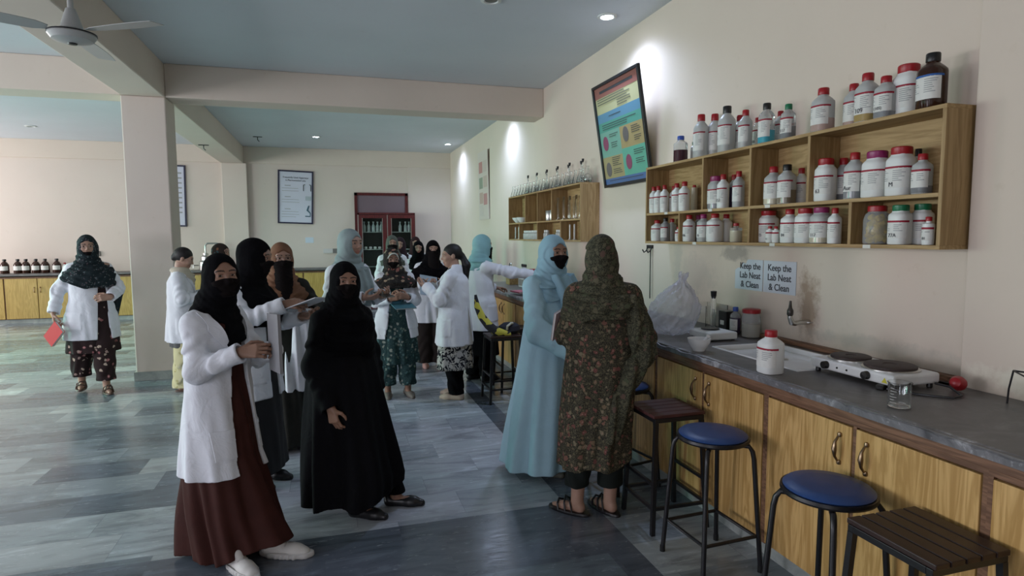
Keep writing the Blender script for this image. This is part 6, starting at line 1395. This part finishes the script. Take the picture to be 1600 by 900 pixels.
# --- floral kameez from behind
DKF = floral('olive floral kameez', (.022, .022, .018), [(.20, .10, .075), (.20, .17, .11), (.17, .07, .06), (.18, .13, .08)], 34., .8, leaf=(.13, .115, .07))
DKS = floral('olive floral dupatta', (.035, .036, .024), [(.12, .11, .07), (.11, .07, .055), (.075, .085, .05)], 26., .6, leaf=(.10, .095, .06), eye=False, lsc=1.6)
P = Person('woman in olive floral kameez and matching scarf, seen from behind at the counter', (1.46, 3.11, 0), 2.68, 1.0, .75, head=(.01, -.0, 1.49), hr=(.12, .12, 0), seed=13.5, face=True, skin=SKIN2)
P.arm(1, (.195, -.02, 1.03), (.12, -.24, 1.0), (-.2, -1, .1), (-.5, .2, .7), curl=.5); P.arm(-1, (-.235, -.04, 1.02), (-.16, -.27, .99), (.2, -1, .1), (.5, .2, .7), curl=.5)
P.foot(1, (.135, .04, 0), 2.15*0+1.15); P.foot(-1, (-.05, .0, 0), .75)
P.body(.036); TR = fabric('dark green trousers', (.012, .016, .014)); P.trousers(TR, z0=.17, r=(.105, .080, .068))
F = P.field((-.40, -.32, .26), (.40, .34, 1.42))
def fold(t, Z, x, y, sd=2.2):
    a = np.clip((1.0-Z)/.6, 0, 1); return .013*a*(np.sin(6*t+sd+np.sin(2*t+Z*3))+.5*np.sin(13*t))
F.add(loft([(.29, .05, .02, .205, .155), (.55, .04, .01, .205, .16), (.85, .01, 0, .205, .155), (1.05, 0, 0, .185, .135), (1.22, 0, 0, .160, .120), (1.29, 0, .0, .13, .095), (1.36, 0, .01, .07, .07)], fold), 0); P.yoke(F, .058, .064); P.sleeves(F, (.066, .064, .056))
F.cut((np.array([-.5, -.5, .2]), np.array([.5, .5, .5]), lambda X, Y, Z: Z-(.30-.22*np.clip(X+.0, -.3, .3)*1.0+.02*np.sin(X*20)))); F.mesh('kameez', DKF, P.root)
P.hijab(DKS, drape=(1.13, .225, .165, .02), opening=(.054, .080, -.012), folds=.010, name='dupatta', slant=-.2)
F = P.field((-.42, -.22, .46), (.02, .30, 1.36)); F.add(warpprim(loft([(.47, -.05, .15, .04, .03), (.75, -.12, .12, .055, .045), (.95, -.225, .06, .075, .09), (1.12, -.20, .04, .065, .11), (1.27, -.13, .04, .07, .10)]), lambda X, Y, Z: .010*np.sin(X*70+Y*60+Z*8)), 0); F.mesh('dupatta_end', DKS, P.root)
P.shoe(1, 'sandal', BSH); P.shoe(-1, 'sandal', BSH)
held(P.root, (.235, -.08, 1.09), (1.2, .3, 1.0), .15, .19, .014, M_PINKL, 'pale pink notebook held by the woman in olive floral kameez')
# --- people far behind: heads and shoulders show between the others
def far(label, x, y, th, sc, hijabm, veil, seed, drape=(1.15, .19, .15, -.01), op=(.046, .068, -.004), coat=True):
    P = Person(label, (x, y, 0), th, sc, 1.5, hr=(0, .05, 0), seed=seed, skin=SKIN2)
    for sd in (-1, 1): P.arm(sd, (sd*.20, -.03, 1.04), (sd*.10, -.25, 1.04), (-sd*.6, -.8, .1), (-sd*.4, .3, .8), curl=.6); P.foot(sd, (sd*.09, 0, 0))
    P.body(); P.inner(.12, BLACKC, 'dress', w=(.19, .14), flare=.03)
    if coat: P.coat(hem=.58, opening=.04, w=(.20, .15), lapel=False)
    P.hijab(hijabm, drape=drape, opening=op, folds=.004)
    if veil: P.mask(top=-.014, veil=(0, -.08, -.28, .075), name='veil')
    for sd in (-1, 1): P.shoe(sd, 'flat', BSH)
    return P
OLV = fabric('olive scarf', (.10, .11, .095)); PUR = fabric('dark plum scarf', (.030, .016, .022))
far('woman in olive cap scarf and black veil, in front of the glass cabinet', .87, 9.0, .0, 1.0, OLV, True, 14.1)
far('smiling woman in dark plum scarf, second from left in the group far behind', 1.07, 9.78, -.2, .98, PUR, False, 15.2)
far('woman in dark scarf half hidden at the back of the far group', 1.39, 10.35, -.1, .985, fabric('maroon black scarf', (.03, .012, .014)), False, 16.3)
far('short smiling woman in black scarf at the right of the far group', 1.29, 9.28, -.12, .945, BLACKC, False, 17.4)
far('woman in patterned scarf glimpsed behind the nearest woman', -1.263, 7.983, 1.2, .945, floral('brown teal scarf', (.05, .035, .03), [(.30, .14, .08), (.06, .14, .16)], 22., .5), False, 18.5)
